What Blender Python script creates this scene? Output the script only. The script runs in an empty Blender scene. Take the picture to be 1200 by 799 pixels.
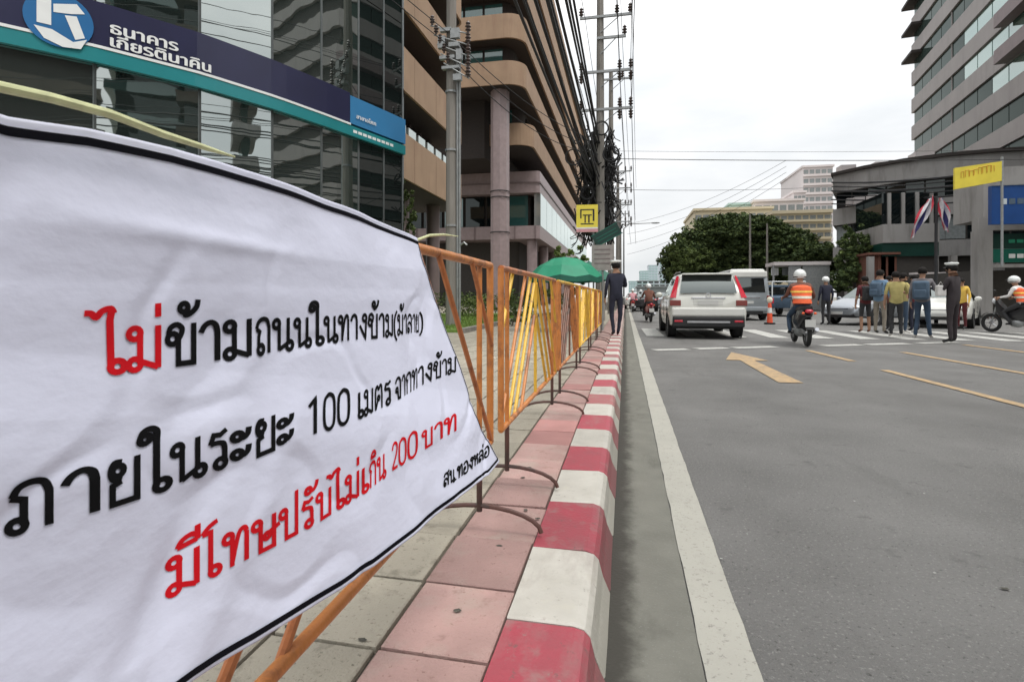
import bpy, bmesh, math, random
from math import sin, cos, tan, atan, atan2, pi, radians, sqrt, hypot
from mathutils import Vector, Matrix, noise
random.seed(7)
SC = bpy.context.scene
COL = SC.collection

# ------------------------------------------------------------------ camera, sky, sun, exposure
EYE = 1.04                       # camera height over the road (m)
FX = 640.0 / 1200.0              # focal length in picture widths
YAW = math.atan(133.0 / 640.0)   # road vanishing point lies right of the centre
cam = bpy.data.cameras.new('camera')
cam.sensor_fit = 'HORIZONTAL'; cam.sensor_width = 36.0
cam.lens = 36.0 * FX
cam.shift_y = -51.5 / 1200.0
cam.clip_start = 0.05; cam.clip_end = 5000
cam.dof.use_dof = True; cam.dof.focus_distance = 3.2; cam.dof.aperture_fstop = 18.0
camo = bpy.data.objects.new('camera', cam); COL.objects.link(camo)
camo.location = (0, 0, EYE); camo.rotation_euler = (radians(90), 0, YAW)
SC.camera = camo

SUN_EL, SUN_AZ = radians(60), radians(118)
w = bpy.data.worlds.new('World'); SC.world = w; w.use_nodes = True
nt = w.node_tree; nt.nodes.clear()
out = nt.nodes.new('ShaderNodeOutputWorld'); bg = nt.nodes.new('ShaderNodeBackground')
bg.inputs['Strength'].default_value = 0.12
sky = nt.nodes.new('ShaderNodeTexSky'); sky.sky_type = 'NISHITA'; sky.sun_disc = False
sky.sun_elevation = SUN_EL; sky.sun_rotation = SUN_AZ; sky.dust_density = 4
tc = nt.nodes.new('ShaderNodeTexCoord')
sep = nt.nodes.new('ShaderNodeSeparateXYZ'); nt.links.new(tc.outputs['Generated'], sep.inputs[0])
mp = nt.nodes.new('ShaderNodeMapping'); mp.inputs['Scale'].default_value = (1.0, 1.0, 3.2)
nt.links.new(tc.outputs['Generated'], mp.inputs[0])
nz = nt.nodes.new('ShaderNodeTexNoise'); nz.inputs['Scale'].default_value = 1.9
nz.inputs['Detail'].default_value = 6; nz.inputs['Roughness'].default_value = .52
nt.links.new(mp.outputs[0], nz.inputs['Vector'])
cr = nt.nodes.new('ShaderNodeValToRGB')          # overcast: pale grey undersides, near-white gaps
cr.color_ramp.elements[0].position = .36; cr.color_ramp.elements[0].color = (.74, .77, .79, 1)
cr.color_ramp.elements[1].position = .60; cr.color_ramp.elements[1].color = (1, 1, 1, 1)
nt.links.new(nz.outputs['Fac'], cr.inputs[0])
# an overcast sky is brighter overhead than at the horizon
mr = nt.nodes.new('ShaderNodeMapRange'); mr.inputs['From Min'].default_value = 0; mr.inputs['From Max'].default_value = 1
mr.inputs['To Min'].default_value = 5.9; mr.inputs['To Max'].default_value = 16.0
sq = nt.nodes.new('ShaderNodeMath'); sq.operation = 'MULTIPLY'
nt.links.new(sep.outputs['Z'], sq.inputs[0]); nt.links.new(sep.outputs['Z'], sq.inputs[1])
nt.links.new(sq.outputs[0], mr.inputs['Value'])
ml = nt.nodes.new('ShaderNodeMix'); ml.data_type = 'RGBA'; ml.blend_type = 'MULTIPLY'; ml.inputs['Factor'].default_value = 1
nt.links.new(cr.outputs[0], ml.inputs['A'])
nt.links.new(mr.outputs[0], ml.inputs['B'])
mx = nt.nodes.new('ShaderNodeMix'); mx.data_type = 'RGBA'; mx.inputs['Factor'].default_value = .93
nt.links.new(sky.outputs[0], mx.inputs['A']); nt.links.new(ml.outputs['Result'], mx.inputs['B'])
nt.links.new(mx.outputs['Result'], bg.inputs['Color']); nt.links.new(bg.outputs[0], out.inputs[0])

sl = bpy.data.lights.new('sun', 'SUN'); sl.energy = 1.4; sl.angle = radians(22); sl.color = (1, .965, .91)
so = bpy.data.objects.new('sun', sl); COL.objects.link(so)
so.rotation_euler = (pi/2 - SUN_EL, 0, pi - SUN_AZ)
so.location = (0, 0, 60)
SC.view_settings.view_transform = 'Standard'; SC.view_settings.look = 'None'
SC.view_settings.gamma = 1; SC.view_settings.use_curve_mapping = False
SC.view_settings.exposure = 0.57

# ------------------------------------------------------------------ where things stand (metres; road runs along +Y)
CT, ST = cos(YAW), sin(YAW)
def fwd(X, Y): return -X*ST + Y*CT
def Xat(px, Y): return Y * tan(atan((px-600)/640.0) - YAW)
def Zat(py, X, Y): return EYE + (348-py)/640.0*fwd(X, Y)
def ground(px, py, h=0.0):
    t = (EYE-h)*640.0/(py-348.0); u = (px-600)/640.0
    return (t*(-ST+u*CT), t*(CT+u*ST))

# ------------------------------------------------------------------ materials
def mat(name, c, rough=.7, metal=0.0, var=.12, scale=6.0, bump=0.0, bscale=60.0, c2=None, spec=.5, coat=0.0, stretch=None, det=6.0):
    m = bpy.data.materials.new(name); m.use_nodes = True
    n = m.node_tree; b = n.nodes['Principled BSDF']
    b.inputs['Roughness'].default_value = rough; b.inputs['Metallic'].default_value = metal
    b.inputs['Specular IOR Level'].default_value = spec; b.inputs['Coat Weight'].default_value = coat
    t = n.nodes.new('ShaderNodeTexCoord'); mpn = n.nodes.new('ShaderNodeMapping')
    n.links.new(t.outputs['Object'], mpn.inputs[0])
    if stretch: mpn.inputs['Scale'].default_value = stretch
    z = n.nodes.new('ShaderNodeTexNoise'); z.inputs['Scale'].default_value = scale; z.inputs['Detail'].default_value = det
    n.links.new(mpn.outputs[0], z.inputs['Vector'])
    r = n.nodes.new('ShaderNodeValToRGB')
    lo = tuple(x*(1-var) for x in c) if c2 is None else c2
    hi = tuple(min(1, x*(1+var)) for x in c) if c2 is None else c
    r.color_ramp.elements[0].position = .3; r.color_ramp.elements[0].color = (*lo, 1)
    r.color_ramp.elements[1].position = .7; r.color_ramp.elements[1].color = (*hi, 1)
    n.links.new(z.outputs['Fac'], r.inputs[0]); n.links.new(r.outputs[0], b.inputs['Base Color'])
    if bump:
        z2 = n.nodes.new('ShaderNodeTexNoise'); z2.inputs['Scale'].default_value = bscale; z2.inputs['Detail'].default_value = 4
        n.links.new(mpn.outputs[0], z2.inputs['Vector'])
        bp = n.nodes.new('ShaderNodeBump'); bp.inputs['Strength'].default_value = bump; bp.inputs['Distance'].default_value = .01
        n.links.new(z2.outputs['Fac'], bp.inputs['Height']); n.links.new(bp.outputs[0], b.inputs['Normal'])
    m['ramp'] = r.name
    return m

def layered(m, scale, lo, hi, c, bump=0, stretch=None, det=8, rough=.65, kind='noise'):
    """mix a second colour over a material where a noise is high: dirt, flaking paint, stains"""
    n = m.node_tree; b = n.nodes['Principled BSDF']
    src = b.inputs['Base Color'].links[0].from_socket
    t = n.nodes.new('ShaderNodeTexCoord'); mpn = n.nodes.new('ShaderNodeMapping')
    n.links.new(t.outputs['Object'], mpn.inputs[0])
    if stretch: mpn.inputs['Scale'].default_value = stretch
    if kind == 'noise':
        z = n.nodes.new('ShaderNodeTexNoise'); z.inputs['Scale'].default_value = scale
        z.inputs['Detail'].default_value = det; z.inputs['Roughness'].default_value = rough; o = z.outputs['Fac']
    else:
        z = n.nodes.new('ShaderNodeTexVoronoi'); z.feature = 'DISTANCE_TO_EDGE'; z.inputs['Scale'].default_value = scale; o = z.outputs['Distance']
        zz = n.nodes.new('ShaderNodeTexNoise'); zz.inputs['Scale'].default_value = scale*2.5; zz.inputs['Detail'].default_value = 5
        n.links.new(mpn.outputs[0], zz.inputs['Vector'])
        va = n.nodes.new('ShaderNodeVectorMath'); va.operation = 'MULTIPLY_ADD'
        va.inputs[1].default_value = (.35/scale*2,)*3
        n.links.new(zz.outputs['Color'], va.inputs[0]); n.links.new(mpn.outputs[0], va.inputs[2])
        n.links.new(va.outputs[0], z.inputs['Vector'])
    if kind == 'noise': n.links.new(mpn.outputs[0], z.inputs['Vector'])
    r = n.nodes.new('ShaderNodeMapRange'); r.inputs['From Min'].default_value = lo; r.inputs['From Max'].default_value = hi
    n.links.new(o, r.inputs['Value'])
    x = n.nodes.new('ShaderNodeMix'); x.data_type = 'RGBA'; x.inputs['B'].default_value = (*c, 1)
    n.links.new(r.outputs[0], x.inputs['Factor']); n.links.new(src, x.inputs['A'])
    n.links.new(x.outputs['Result'], b.inputs['Base Color'])
    return m

def dirt_along(m, axis, a, b_, amp, c, scale=6.0, stretch=None):
    """grime that gathers along one edge of a thing, its border broken up by noise"""
    n = m.node_tree; b = n.nodes['Principled BSDF']; src = b.inputs['Base Color'].links[0].from_socket
    t = n.nodes.new('ShaderNodeTexCoord'); s = n.nodes.new('ShaderNodeSeparateXYZ'); n.links.new(t.outputs['Object'], s.inputs[0])
    z = n.nodes.new('ShaderNodeTexNoise'); z.inputs['Scale'].default_value = scale; z.inputs['Detail'].default_value = 9; z.inputs['Roughness'].default_value = .7
    n.links.new(t.outputs['Object'], z.inputs['Vector'])
    q = n.nodes.new('ShaderNodeMath'); q.operation = 'MULTIPLY_ADD'; q.inputs[1].default_value = amp
    n.links.new(z.outputs['Fac'], q.inputs[0]); n.links.new(s.outputs[axis], q.inputs[2])
    r = n.nodes.new('ShaderNodeMapRange'); r.inputs['From Min'].default_value = a + amp*.5; r.inputs['From Max'].default_value = b_ + amp*.5; r.interpolation_type = 'SMOOTHSTEP'
    n.links.new(q.outputs[0], r.inputs['Value'])
    x = n.nodes.new('ShaderNodeMix'); x.data_type = 'RGBA'; x.inputs['B'].default_value = (*c, 1)
    n.links.new(r.outputs[0], x.inputs['Factor']); n.links.new(src, x.inputs['A']); n.links.new(x.outputs['Result'], b.inputs['Base Color']); return m

def mirror_glass(name, c, refl, rough=.015, wav=0.0):
    m = bpy.data.materials.new(name); m.use_nodes = True; n = m.node_tree; n.nodes.clear()
    o = n.nodes.new('ShaderNodeOutputMaterial'); d = n.nodes.new('ShaderNodeBsdfDiffuse'); g = n.nodes.new('ShaderNodeBsdfGlossy')
    d.inputs['Color'].default_value = (*c, 1); g.inputs['Roughness'].default_value = rough
    g.inputs['Color'].default_value = (.86, .93, .90, 1)
    mixn = n.nodes.new('ShaderNodeMixShader')
    f = n.nodes.new('ShaderNodeFresnel'); f.inputs['IOR'].default_value = 1.5
    a = n.nodes.new('ShaderNodeMath'); a.operation = 'ADD'; a.use_clamp = True; a.inputs[1].default_value = refl
    n.links.new(f.outputs[0], a.inputs[0]); n.links.new(a.outputs[0], mixn.inputs[0])
    n.links.new(d.outputs[0], mixn.inputs[1]); n.links.new(g.outputs[0], mixn.inputs[2]); n.links.new(mixn.outputs[0], o.inputs[0])
    t = n.nodes.new('ShaderNodeTexCoord'); z = n.nodes.new('ShaderNodeTexNoise'); z.inputs['Scale'].default_value = .8
    bp = n.nodes.new('ShaderNodeBump'); bp.inputs['Strength'].default_value = wav; bp.inputs['Distance'].default_value = .02
    n.links.new(t.outputs['Object'], z.inputs['Vector']); n.links.new(z.outputs['Fac'], bp.inputs['Height'])
    n.links.new(bp.outputs[0], g.inputs['Normal'])
    return m

M = {}
M['asphalt'] = mat('asphalt', (.158, .155, .149), .82, var=.20, scale=1.1, bump=.9, bscale=160, spec=.35)
layered(M['asphalt'], 75, .57, .68, (.27, .265, .25), det=4)
layered(M['asphalt'], .8, .55, .75, (.195, .19, .18), stretch=(1, .08, 1), det=5)
layered(M['asphalt'], 22, .56, .74, (.165, .162, .155), det=9)
layered(M['asphalt'], 60, .59, .70, (.065, .064, .06), det=4)
layered(M['asphalt'], 5, .60, .75, (.085, .083, .08), det=9)
layered(M['asphalt'], .35, .50, .80, (.118, .115, .108), stretch=(1, .35, 1))
layered(M['asphalt'], 1.6, .60, .82, (.10, .097, .092), stretch=(1, .25, 1))
layered(M['asphalt'], .33, .0012, .0003, (.11, .108, .104), kind='crack')
M['gutter'] = mat('gutter', (.165, .163, .140), .85, var=.13, scale=5, bump=.4, bscale=90, spec=.3)
layered(M['gutter'], 170, .62, .8, (.26, .26, .24), det=2)
layered(M['gutter'], 4, .55, .8, (.085, .082, .07), stretch=(1, .4, 1))
dirt_along(M['gutter'], 'X', .065, -.02, .16, (.055, .052, .044), 7)
M['grime'] = mat('grime', (.072, .068, .056), .95, var=.4, scale=30, bump=.8, bscale=120)
layered(M['grime'], 60, .58, .7, (.14, .13, .10), det=3)
M['white_line'] = mat('white_line', (.37, .36, .315), .75, var=.06, scale=3, bump=.3, bscale=120)
layered(M['white_line'], 60, .57, .70, (.20, .19, .17), det=6)
layered(M['white_line'], 4, .54, .75, (.27, .26, .23), det=9)
M['white_mark'] = mat('white_mark', (.46, .45, .42), .75, var=.08, scale=5)
layered(M['white_mark'], 14, .48, .68, (.24, .27, .25), det=8)
M['orange_mark'] = mat('orange_mark', (.42, .29, .155), .8, var=.1, scale=4)
layered(M['orange_mark'], 12, .46, .66, (.24, .20, .15), det=8)
def kerb_paint(name, c, c2, chip):
    m = mat(name, c, .62, var=0, scale=9, bump=.25, bscale=70, c2=c2)
    layered(m, 11, .54, .68, chip, det=9); layered(m, 45, .64, .74, (.24, .19, .17), det=6); layered(m, 3.5, .56, .78, (.24, .19, .17), stretch=(1, .4, 3), det=9)
    layered(m, 26, .60, .66, tuple(q*.62 for q in chip), det=10, rough=.75)
    dirt_along(m, 'Z', .045, -.01, .09, (.10, .09, .075), 14)
    dirt_along(m, 'X', -.118, -.06, .07, tuple(q*.8 for q in chip), 16)
    return m
M['kerb_red'] = kerb_paint('kerb_red', (.37, .050, .073), (.30, .062, .078), (.30, .13, .13))
M['kerb_white'] = kerb_paint('kerb_white', (.50, .48, .43), (.42, .40, .355), (.46, .44, .38))
M['kerb_red_faded'] = kerb_paint('kerb_red_faded', (.38, .115, .12), (.33, .13, .13), (.33, .22, .19))
M['slab_red'] = mat('slab_red', (.37, .235, .212), .85, var=.2, scale=3.2, bump=.5, bscale=110)
layered(M['slab_red'], 5, .50, .74, (.36, .285, .245), det=9); layered(M['slab_red'], 14, .58, .74, (.25, .15, .13), det=8); layered(M['slab_red'], 55, .62, .72, (.20, .11, .09), det=4)
M['slab_red_strong'] = mat('slab_red_strong', (.38, .19, .175), .8, var=.14, scale=4, bump=.5, bscale=110)
layered(M['slab_red_strong'], 7, .56, .76, (.36, .22, .2), det=8)
M['slab_grey'] = mat('slab_grey', (.34, .31, .25), .88, var=.13, scale=3.0, bump=.5, bscale=110)
layered(M['slab_grey'], 6, .55, .80, (.22, .20, .16), det=8); layered(M['slab_grey'], 70, .60, .70, (.16, .14, .11), det=4); layered(M['slab_grey'], 12, .58, .72, (.21, .19, .15), det=9)
M['joint'] = mat('joint', (.085, .075, .06), .95, var=.3, scale=30)
M['earth'] = mat('earth', (.16, .15, .13), .95, scale=.4)
M['banner'] = mat('banner', (.775, .79, .945), .6, var=.012, scale=2, bump=.16, bscale=26, spec=.35, stretch=(.6, 1, 1.6))
M['ink_black'] = mat('ink_black', (.006, .006, .007), .8, var=.1, spec=.12)
M['ink_red'] = mat('ink_red', (.66, .008, .016), .75, var=.05, spec=.15)
M['piping'] = mat('piping', (.006, .006, .010), .85, var=.1, spec=.1)
def pipe_paint(name, c, rust, lo=.5, hi=.62):
    m = mat(name, c, .42, var=.12, scale=14, bump=.2, bscale=80, spec=.5)
    layered(m, 9, lo, hi, rust, det=8, stretch=(1, 1, .6)); return m
M['pipe_orange'] = pipe_paint('pipe_orange', (.60, .22, .055), (.30, .11, .04))
M['pipe_copper'] = pipe_paint('pipe_copper', (.50, .17, .055), (.22, .075, .03))
M['pipe_yellow'] = pipe_paint('pipe_yellow', (.78, .47, .05), (.42, .20, .04), .56, .66)
M['pipe_brown'] = pipe_paint('pipe_brown', (.17, .065, .035), (.07, .035, .02))
M['foot_steel'] = pipe_paint('foot_steel', (.10, .045, .035), (.05, .03, .025))
M['rope'] = mat('rope', (.66, .68, .38), .6, var=.15, scale=60)
M['concrete_pole'] = mat('concrete_pole', (.215, .20, .18), .9, var=.18, scale=3, bump=.3, stretch=(2, 2, .3))
M['steel_grey'] = mat('steel_grey', (.30, .31, .31), .5, metal=.5, var=.15, scale=8)
M['cable'] = mat('cable', (.018, .018, .02), .7, var=.2)
M['insulator'] = mat('insulator', (.07, .05, .045), .35, var=.2)
M['facade_glass'] = mirror_glass('facade_glass', (.022, .030, .028), .40, .015, .22)
M['front_dark'] = mirror_glass('front_dark', (.008, .011, .011), .10, .01, .05)  # same glass as facade_glass, darkened to stand for a dark reflection
M['brown_clad'] = mat('brown_clad', (.085, .07, .055), .7, var=.2, scale=.5)
M['dark_pane'] = mirror_glass('dark_pane', (.006, .009, .010), .02, .02, .05)
M['mullion'] = mat('mullion', (.12, .13, .13), .4, metal=.6)
M['sign_navy'] = mat('sign_navy', (.016, .017, .055), .32, var=.12, scale=1)
M['sign_teal'] = mat('sign_teal', (.012, .20, .22), .35, var=.08, scale=1)
M['sign_blue'] = mat('sign_blue', (.035, .19, .40), .35, var=.06, scale=1)
M['sign_disc'] = mat('sign_disc', (.015, .13, .33), .35, var=.08, scale=2)
M['sign_white'] = mat('sign_white', (.72, .74, .74), .45, var=.03)
M['tan'] = mat('tan', (.34, .23, .15), .8, var=.10, scale=.9, bump=.1)
layered(M['tan'], .9, .5, .8, (.27, .165, .11), stretch=(2.5, 2.5, .35))
M['tan_joint'] = mat('tan_joint', (.2, .12, .08), .9)
M['pink_stone'] = mat('pink_stone', (.30, .235, .235), .45, var=.10, scale=3)
M['pink_dark'] = mat('pink_dark', (.18, .135, .135), .5, var=.10, scale=2)
M['dark_soffit'] = mat('dark_soffit', (.035, .028, .025), .8)  # near-black for recessed walls and trim; also stands in for shade under floor bands
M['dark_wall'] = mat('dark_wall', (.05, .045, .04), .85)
M['teal_glass'] = mirror_glass('teal_glass', (.03, .09, .085), .12, .03, .05)
M['pale_glass'] = mirror_glass('pale_glass', (.25, .27, .26), .35, .06, .05)
M['tower_clad'] = mat('tower_clad', (.30, .275, .265), .6, var=.06, scale=.5)
layered(M['tower_clad'], .7, .5, .8, (.23, .21, .20), stretch=(1.5, 1.5, .3))
M['tower_glass'] = mirror_glass('tower_glass', (.035, .052, .046), -.08, .03, .05)
M['mint_glass'] = mirror_glass('mint_glass', (.16, .29, .25), .32, .04, .05)
M['grey_clad'] = mat('grey_clad', (.29, .28, .27), .6, var=.1, scale=.7)
layered(M['grey_clad'], .9, .5, .8, (.14, .13, .12), stretch=(1.5, 1.5, .3))
M['cream'] = mat('cream', (.60, .53, .38), .8, var=.05, scale=.2)
M['pinkwhite'] = mat('pinkwhite', (.62, .57, .56), .8, var=.05, scale=.2)
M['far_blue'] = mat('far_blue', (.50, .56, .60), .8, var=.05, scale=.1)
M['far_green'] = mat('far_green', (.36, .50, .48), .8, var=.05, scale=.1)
M['far_red'] = mat('far_red', (.60, .30, .33), .8)
M['win_grey'] = mat('win_grey', (.22, .24, .24), .3, var=.2)
M['green_sign'] = mat('green_sign', (.004, .11, .075), .4, var=.1, scale=2)
M['green_dark'] = mat('green_dark', (.004, .035, .026), .4, var=.1, scale=2)
M['blue_sign'] = mat('blue_sign', (.012, .06, .22), .4, var=.1, scale=2)
M['yellow_sign'] = mat('yellow_sign', (.76, .62, .07), .5, var=.08, scale=2)
M['orange_ink'] = mat('orange_ink', (.66, .36, .04), .5)
M['board'] = mat('board', (.30, .265, .25), .7, var=.15, scale=8)
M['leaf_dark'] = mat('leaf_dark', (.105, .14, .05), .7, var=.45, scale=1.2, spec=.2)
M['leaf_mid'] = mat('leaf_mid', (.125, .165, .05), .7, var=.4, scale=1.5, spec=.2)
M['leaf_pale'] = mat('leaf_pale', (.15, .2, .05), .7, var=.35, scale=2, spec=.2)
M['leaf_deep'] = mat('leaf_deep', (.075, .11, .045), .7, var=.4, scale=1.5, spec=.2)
M['bark'] = mat('bark', (.11, .085, .06), .9, var=.3, scale=8)
M['grass'] = mat('grass', (.12, .20, .035), .9, var=.3, scale=6)
M['umbrella_green'] = mat('umbrella_green', (.012, .22, .12), .6, var=.12, scale=3)
M['umbrella_dark'] = mat('umbrella_dark', (.008, .10, .065), .6, var=.12, scale=3)
M['car_white'] = mat('car_white', (.66, .66, .62), .25, var=.02, coat=.7)
M['car_pearl'] = mat('car_pearl', (.62, .62, .57), .28, var=.03, coat=.7)
M['car_silver'] = mat('car_silver', (.36, .39, .41), .3, metal=.5, var=.03, coat=.6)
M['car_grey'] = mat('car_grey', (.30, .32, .345), .3, metal=.5, var=.03, coat=.6)
M['car_glass'] = mirror_glass('car_glass', (.012, .014, .015), .14, .02, .0)
M['rear_glass'] = mirror_glass('rear_glass', (.02, .024, .026), .10, .03, .0)
M['tyre'] = mat('tyre', (.018, .018, .018), .85, var=.2)
M['black_plastic'] = mat('black_plastic', (.016, .016, .017), .6, var=.2)
M['rim'] = mat('rim', (.42, .42, .43), .35, metal=.8)
M['red_lamp'] = mat('red_lamp', (.52, .02, .04), .2, var=.15, scale=20, coat=.6)
M['red_lamp_dark'] = mat('red_lamp_dark', (.20, .03, .025), .25, coat=.6)
M['clear_lamp'] = mat('clear_lamp', (.70, .72, .74), .15, coat=.8)
M['plate'] = mat('plate', (.55, .55, .53), .5, var=.04)
M['chrome'] = mat('chrome', (.60, .60, .62), .15, metal=1)
M['moto_black'] = mat('moto_black', (.02, .02, .022), .35, coat=.4)
M['moto_red'] = mat('moto_red', (.30, .02, .03), .3, coat=.6)
M['skin'] = mat('skin', (.36, .20, .13), .6, var=.05)
M['hair'] = mat('hair', (.010, .008, .007), .75, spec=.2)
def cloth(k, c): M[k] = mat(k, c, .85, var=.15, scale=9, bump=.2, bscale=25)
cloth('navy', (.016, .018, .035)); cloth('police_dark', (.030, .023, .026)); cloth('charcoal', (.03, .03, .032))
cloth('vest_orange', (.80, .13, .045)); cloth('vest_yellow', (.80, .52, .10)); cloth('reflective', (.68, .64, .52))
cloth('dark_red', (.10, .016, .02)); cloth('sky_blue', (.16, .26, .38)); cloth('khaki', (.24, .21, .17))
cloth('shirt_yellow', (.40, .34, .13)); cloth('jeans', (.035, .06, .10)); cloth('grey_cloth', (.17, .16, .17))
cloth('bag_blue', (.07, .11, .16)); cloth('white_cloth', (.62, .60, .58)); cloth('purple', (.12, .10, .22))
cloth('brown_cloth', (.15, .06, .04)); cloth('flag_red', (.42, .03, .05)); cloth('flag_blue', (.03, .03, .12)); cloth('flag_white', (.6, .58, .6))
M['helmet_white'] = mat('helmet_white', (.74, .76, .74), .25, coat=.5, var=.02)
M['cone_orange'] = mat('cone_orange', (.75, .10, .04), .5)
M['clay'] = mat('clay', (.35, .16, .07), .8)

# ------------------------------------------------------------------ mesh builder
class MB:
    def __init__(s): s.v = []; s.f = []; s.m = []; s.mi = 0
    def add(s, vs, fs):
        o = len(s.v); s.v += [tuple(p) for p in vs]
        for f in fs: s.f.append([i+o for i in f]); s.m.append(s.mi)
        return s
    def box(s, x0, x1, y0, y1, z0, z1):
        return s.add([(x0,y0,z0),(x1,y0,z0),(x1,y1,z0),(x0,y1,z0),(x0,y0,z1),(x1,y0,z1),(x1,y1,z1),(x0,y1,z1)],
                     [(0,3,2,1),(4,5,6,7),(0,1,5,4),(1,2,6,5),(2,3,7,6),(3,0,4,7)])
    def obox(s, c, d, n=None, up=(0,0,1)):
        """box of size d=(along, across, up) centred at c, its first axis along n"""
        a = Vector(n if n else (1,0,0)).normalized(); u = Vector(up); b = u.cross(a).normalized(); u = a.cross(b)
        c = Vector(c); P = []
        for k in (-1,1):
            for (i,j) in ((-1,-1),(1,-1),(1,1),(-1,1)):
                P.append(c + a*i*d[0]/2 + b*j*d[1]/2 + u*k*d[2]/2)
        return s.add(P, [(0,3,2,1),(4,5,6,7),(0,1,5,4),(1,2,6,5),(2,3,7,6),(3,0,4,7)])
    def tube(s, pts, r, seg=8, cap=True):
        pts = [Vector(p) for p in pts]; n = len(pts); rr = r if isinstance(r, (list, tuple)) else [r]*n
        rings = []; ref = None
        for i, p in enumerate(pts):
            t = (pts[min(i+1, n-1)] - pts[max(i-1, 0)]).normalized()
            if ref is None: ref = Vector((0,0,1)) if abs(t.z) < .9 else Vector((1,0,0))
            a = t.cross(ref).normalized(); b = t.cross(a).normalized(); ref = -b if False else a.cross(t)*1.0
            rings.append([p + (a*cos(2*pi*k/seg) + b*sin(2*pi*k/seg))*rr[i] for k in range(seg)])
        vs = [q for R_ in rings for q in R_]; fs = []
        for i in range(n-1):
            for k in range(seg):
                k2 = (k+1) % seg; fs.append((i*seg+k, i*seg+k2, (i+1)*seg+k2, (i+1)*seg+k))
        if cap: fs.append(tuple(range(seg))[::-1]); fs.append(tuple((n-1)*seg+k for k in range(seg)))
        return s.add(vs, fs)
    def cyl(s, c, r, h, axis=(0,0,1), seg=16, r2=None):
        a = Vector(axis).normalized()*h/2; c = Vector(c); return s.tube([c-a, c+a], [r, r if r2 is None else r2], seg)
    def prism(s, poly, z0, z1):
        n = len(poly); vs = [(x,y,z0) for x,y in poly] + [(x,y,z1) for x,y in poly]
        fs = [tuple(range(n))[::-1], tuple(range(n, 2*n))] + [(i,(i+1)%n,n+(i+1)%n,n+i) for i in range(n)]
        return s.add(vs, fs)
    def extr(s, poly, a, b):
        """poly: list of (p,q) in the plane spanned by Z and the axis; extruded between vector maps a and b (functions)"""
        n = len(poly); vs = [a(p,q) for p,q in poly] + [b(p,q) for p,q in poly]
        fs = [tuple(range(n))[::-1], tuple(range(n, 2*n))] + [(i,(i+1)%n,n+(i+1)%n,n+i) for i in range(n)]
        return s.add(vs, fs)
    def ball(s, c, r, seg=12, rings=8, z0=-1.0, z1=1.0):
        rx, ry, rz = r if isinstance(r, (list, tuple)) else (r, r, r); vs = []; fs = []
        a0, a1 = math.asin(z0), math.asin(z1)
        for i in range(rings+1):
            a = a0 + (a1-a0)*i/rings
            for k in range(seg):
                b = 2*pi*k/seg; vs.append((c[0]+rx*cos(a)*cos(b), c[1]+ry*cos(a)*sin(b), c[2]+rz*sin(a)))
        for i in range(rings):
            for k in range(seg):
                k2 = (k+1) % seg; fs.append((i*seg+k, i*seg+k2, (i+1)*seg+k2, (i+1)*seg+k))
        fs.append(tuple(range(seg))[::-1]); fs.append(tuple(rings*seg+k for k in range(seg)))
        return s.add(vs, fs)
    def lathe(s, prof, c, axis='x', seg=20, close=True):
        vs = []; fs = []; n = len(prof)
        for k in range(seg):
            a = 2*pi*k/seg
            for r, h in prof:
                if axis == 'x': vs.append((c[0]+h, c[1]+r*cos(a), c[2]+r*sin(a)))
                else: vs.append((c[0]+r*cos(a), c[1]+r*sin(a), c[2]+h))
        for k in range(seg):
            k2 = (k+1) % seg
            for i in range(n if close else n-1):
                j = (i+1) % n; fs.append((k*n+i, k*n+j, k2*n+j, k2*n+i))
        return s.add(vs, fs)
    def mesh(s, name, ms, smooth=False):
        me = bpy.data.meshes.new(name); me.from_pydata(s.v, [], s.f); me.validate(clean_customdata=False)
        for m in (ms if isinstance(ms, (list, tuple)) else [ms]): me.materials.append(M[m] if isinstance(m, str) else m)
        if any(s.m) and len(s.m) == len(me.polygons): me.polygons.foreach_set('material_index', s.m)
        bm = bmesh.new(); bm.from_mesh(me); bmesh.ops.recalc_face_normals(bm, faces=bm.faces); bm.to_mesh(me); bm.free()
        if smooth:
            me.polygons.foreach_set('use_smooth', [True]*len(me.polygons))
            try: me.set_sharp_from_angle(angle=radians(42))
            except Exception: pass
        me.update(); return me
    def build(s, name, ms, parent=None, smooth=False, loc=None, bevel=0):
        o = bpy.data.objects.new(name, s.mesh(name, ms, smooth)); COL.objects.link(o)
        if parent is not None: o.parent = parent
        if loc: o.location = loc
        if bevel:
            b = o.modifiers.new('b', 'BEVEL'); b.width = bevel; b.segments = 2; b.limit_method = 'ANGLE'
        return o

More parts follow.
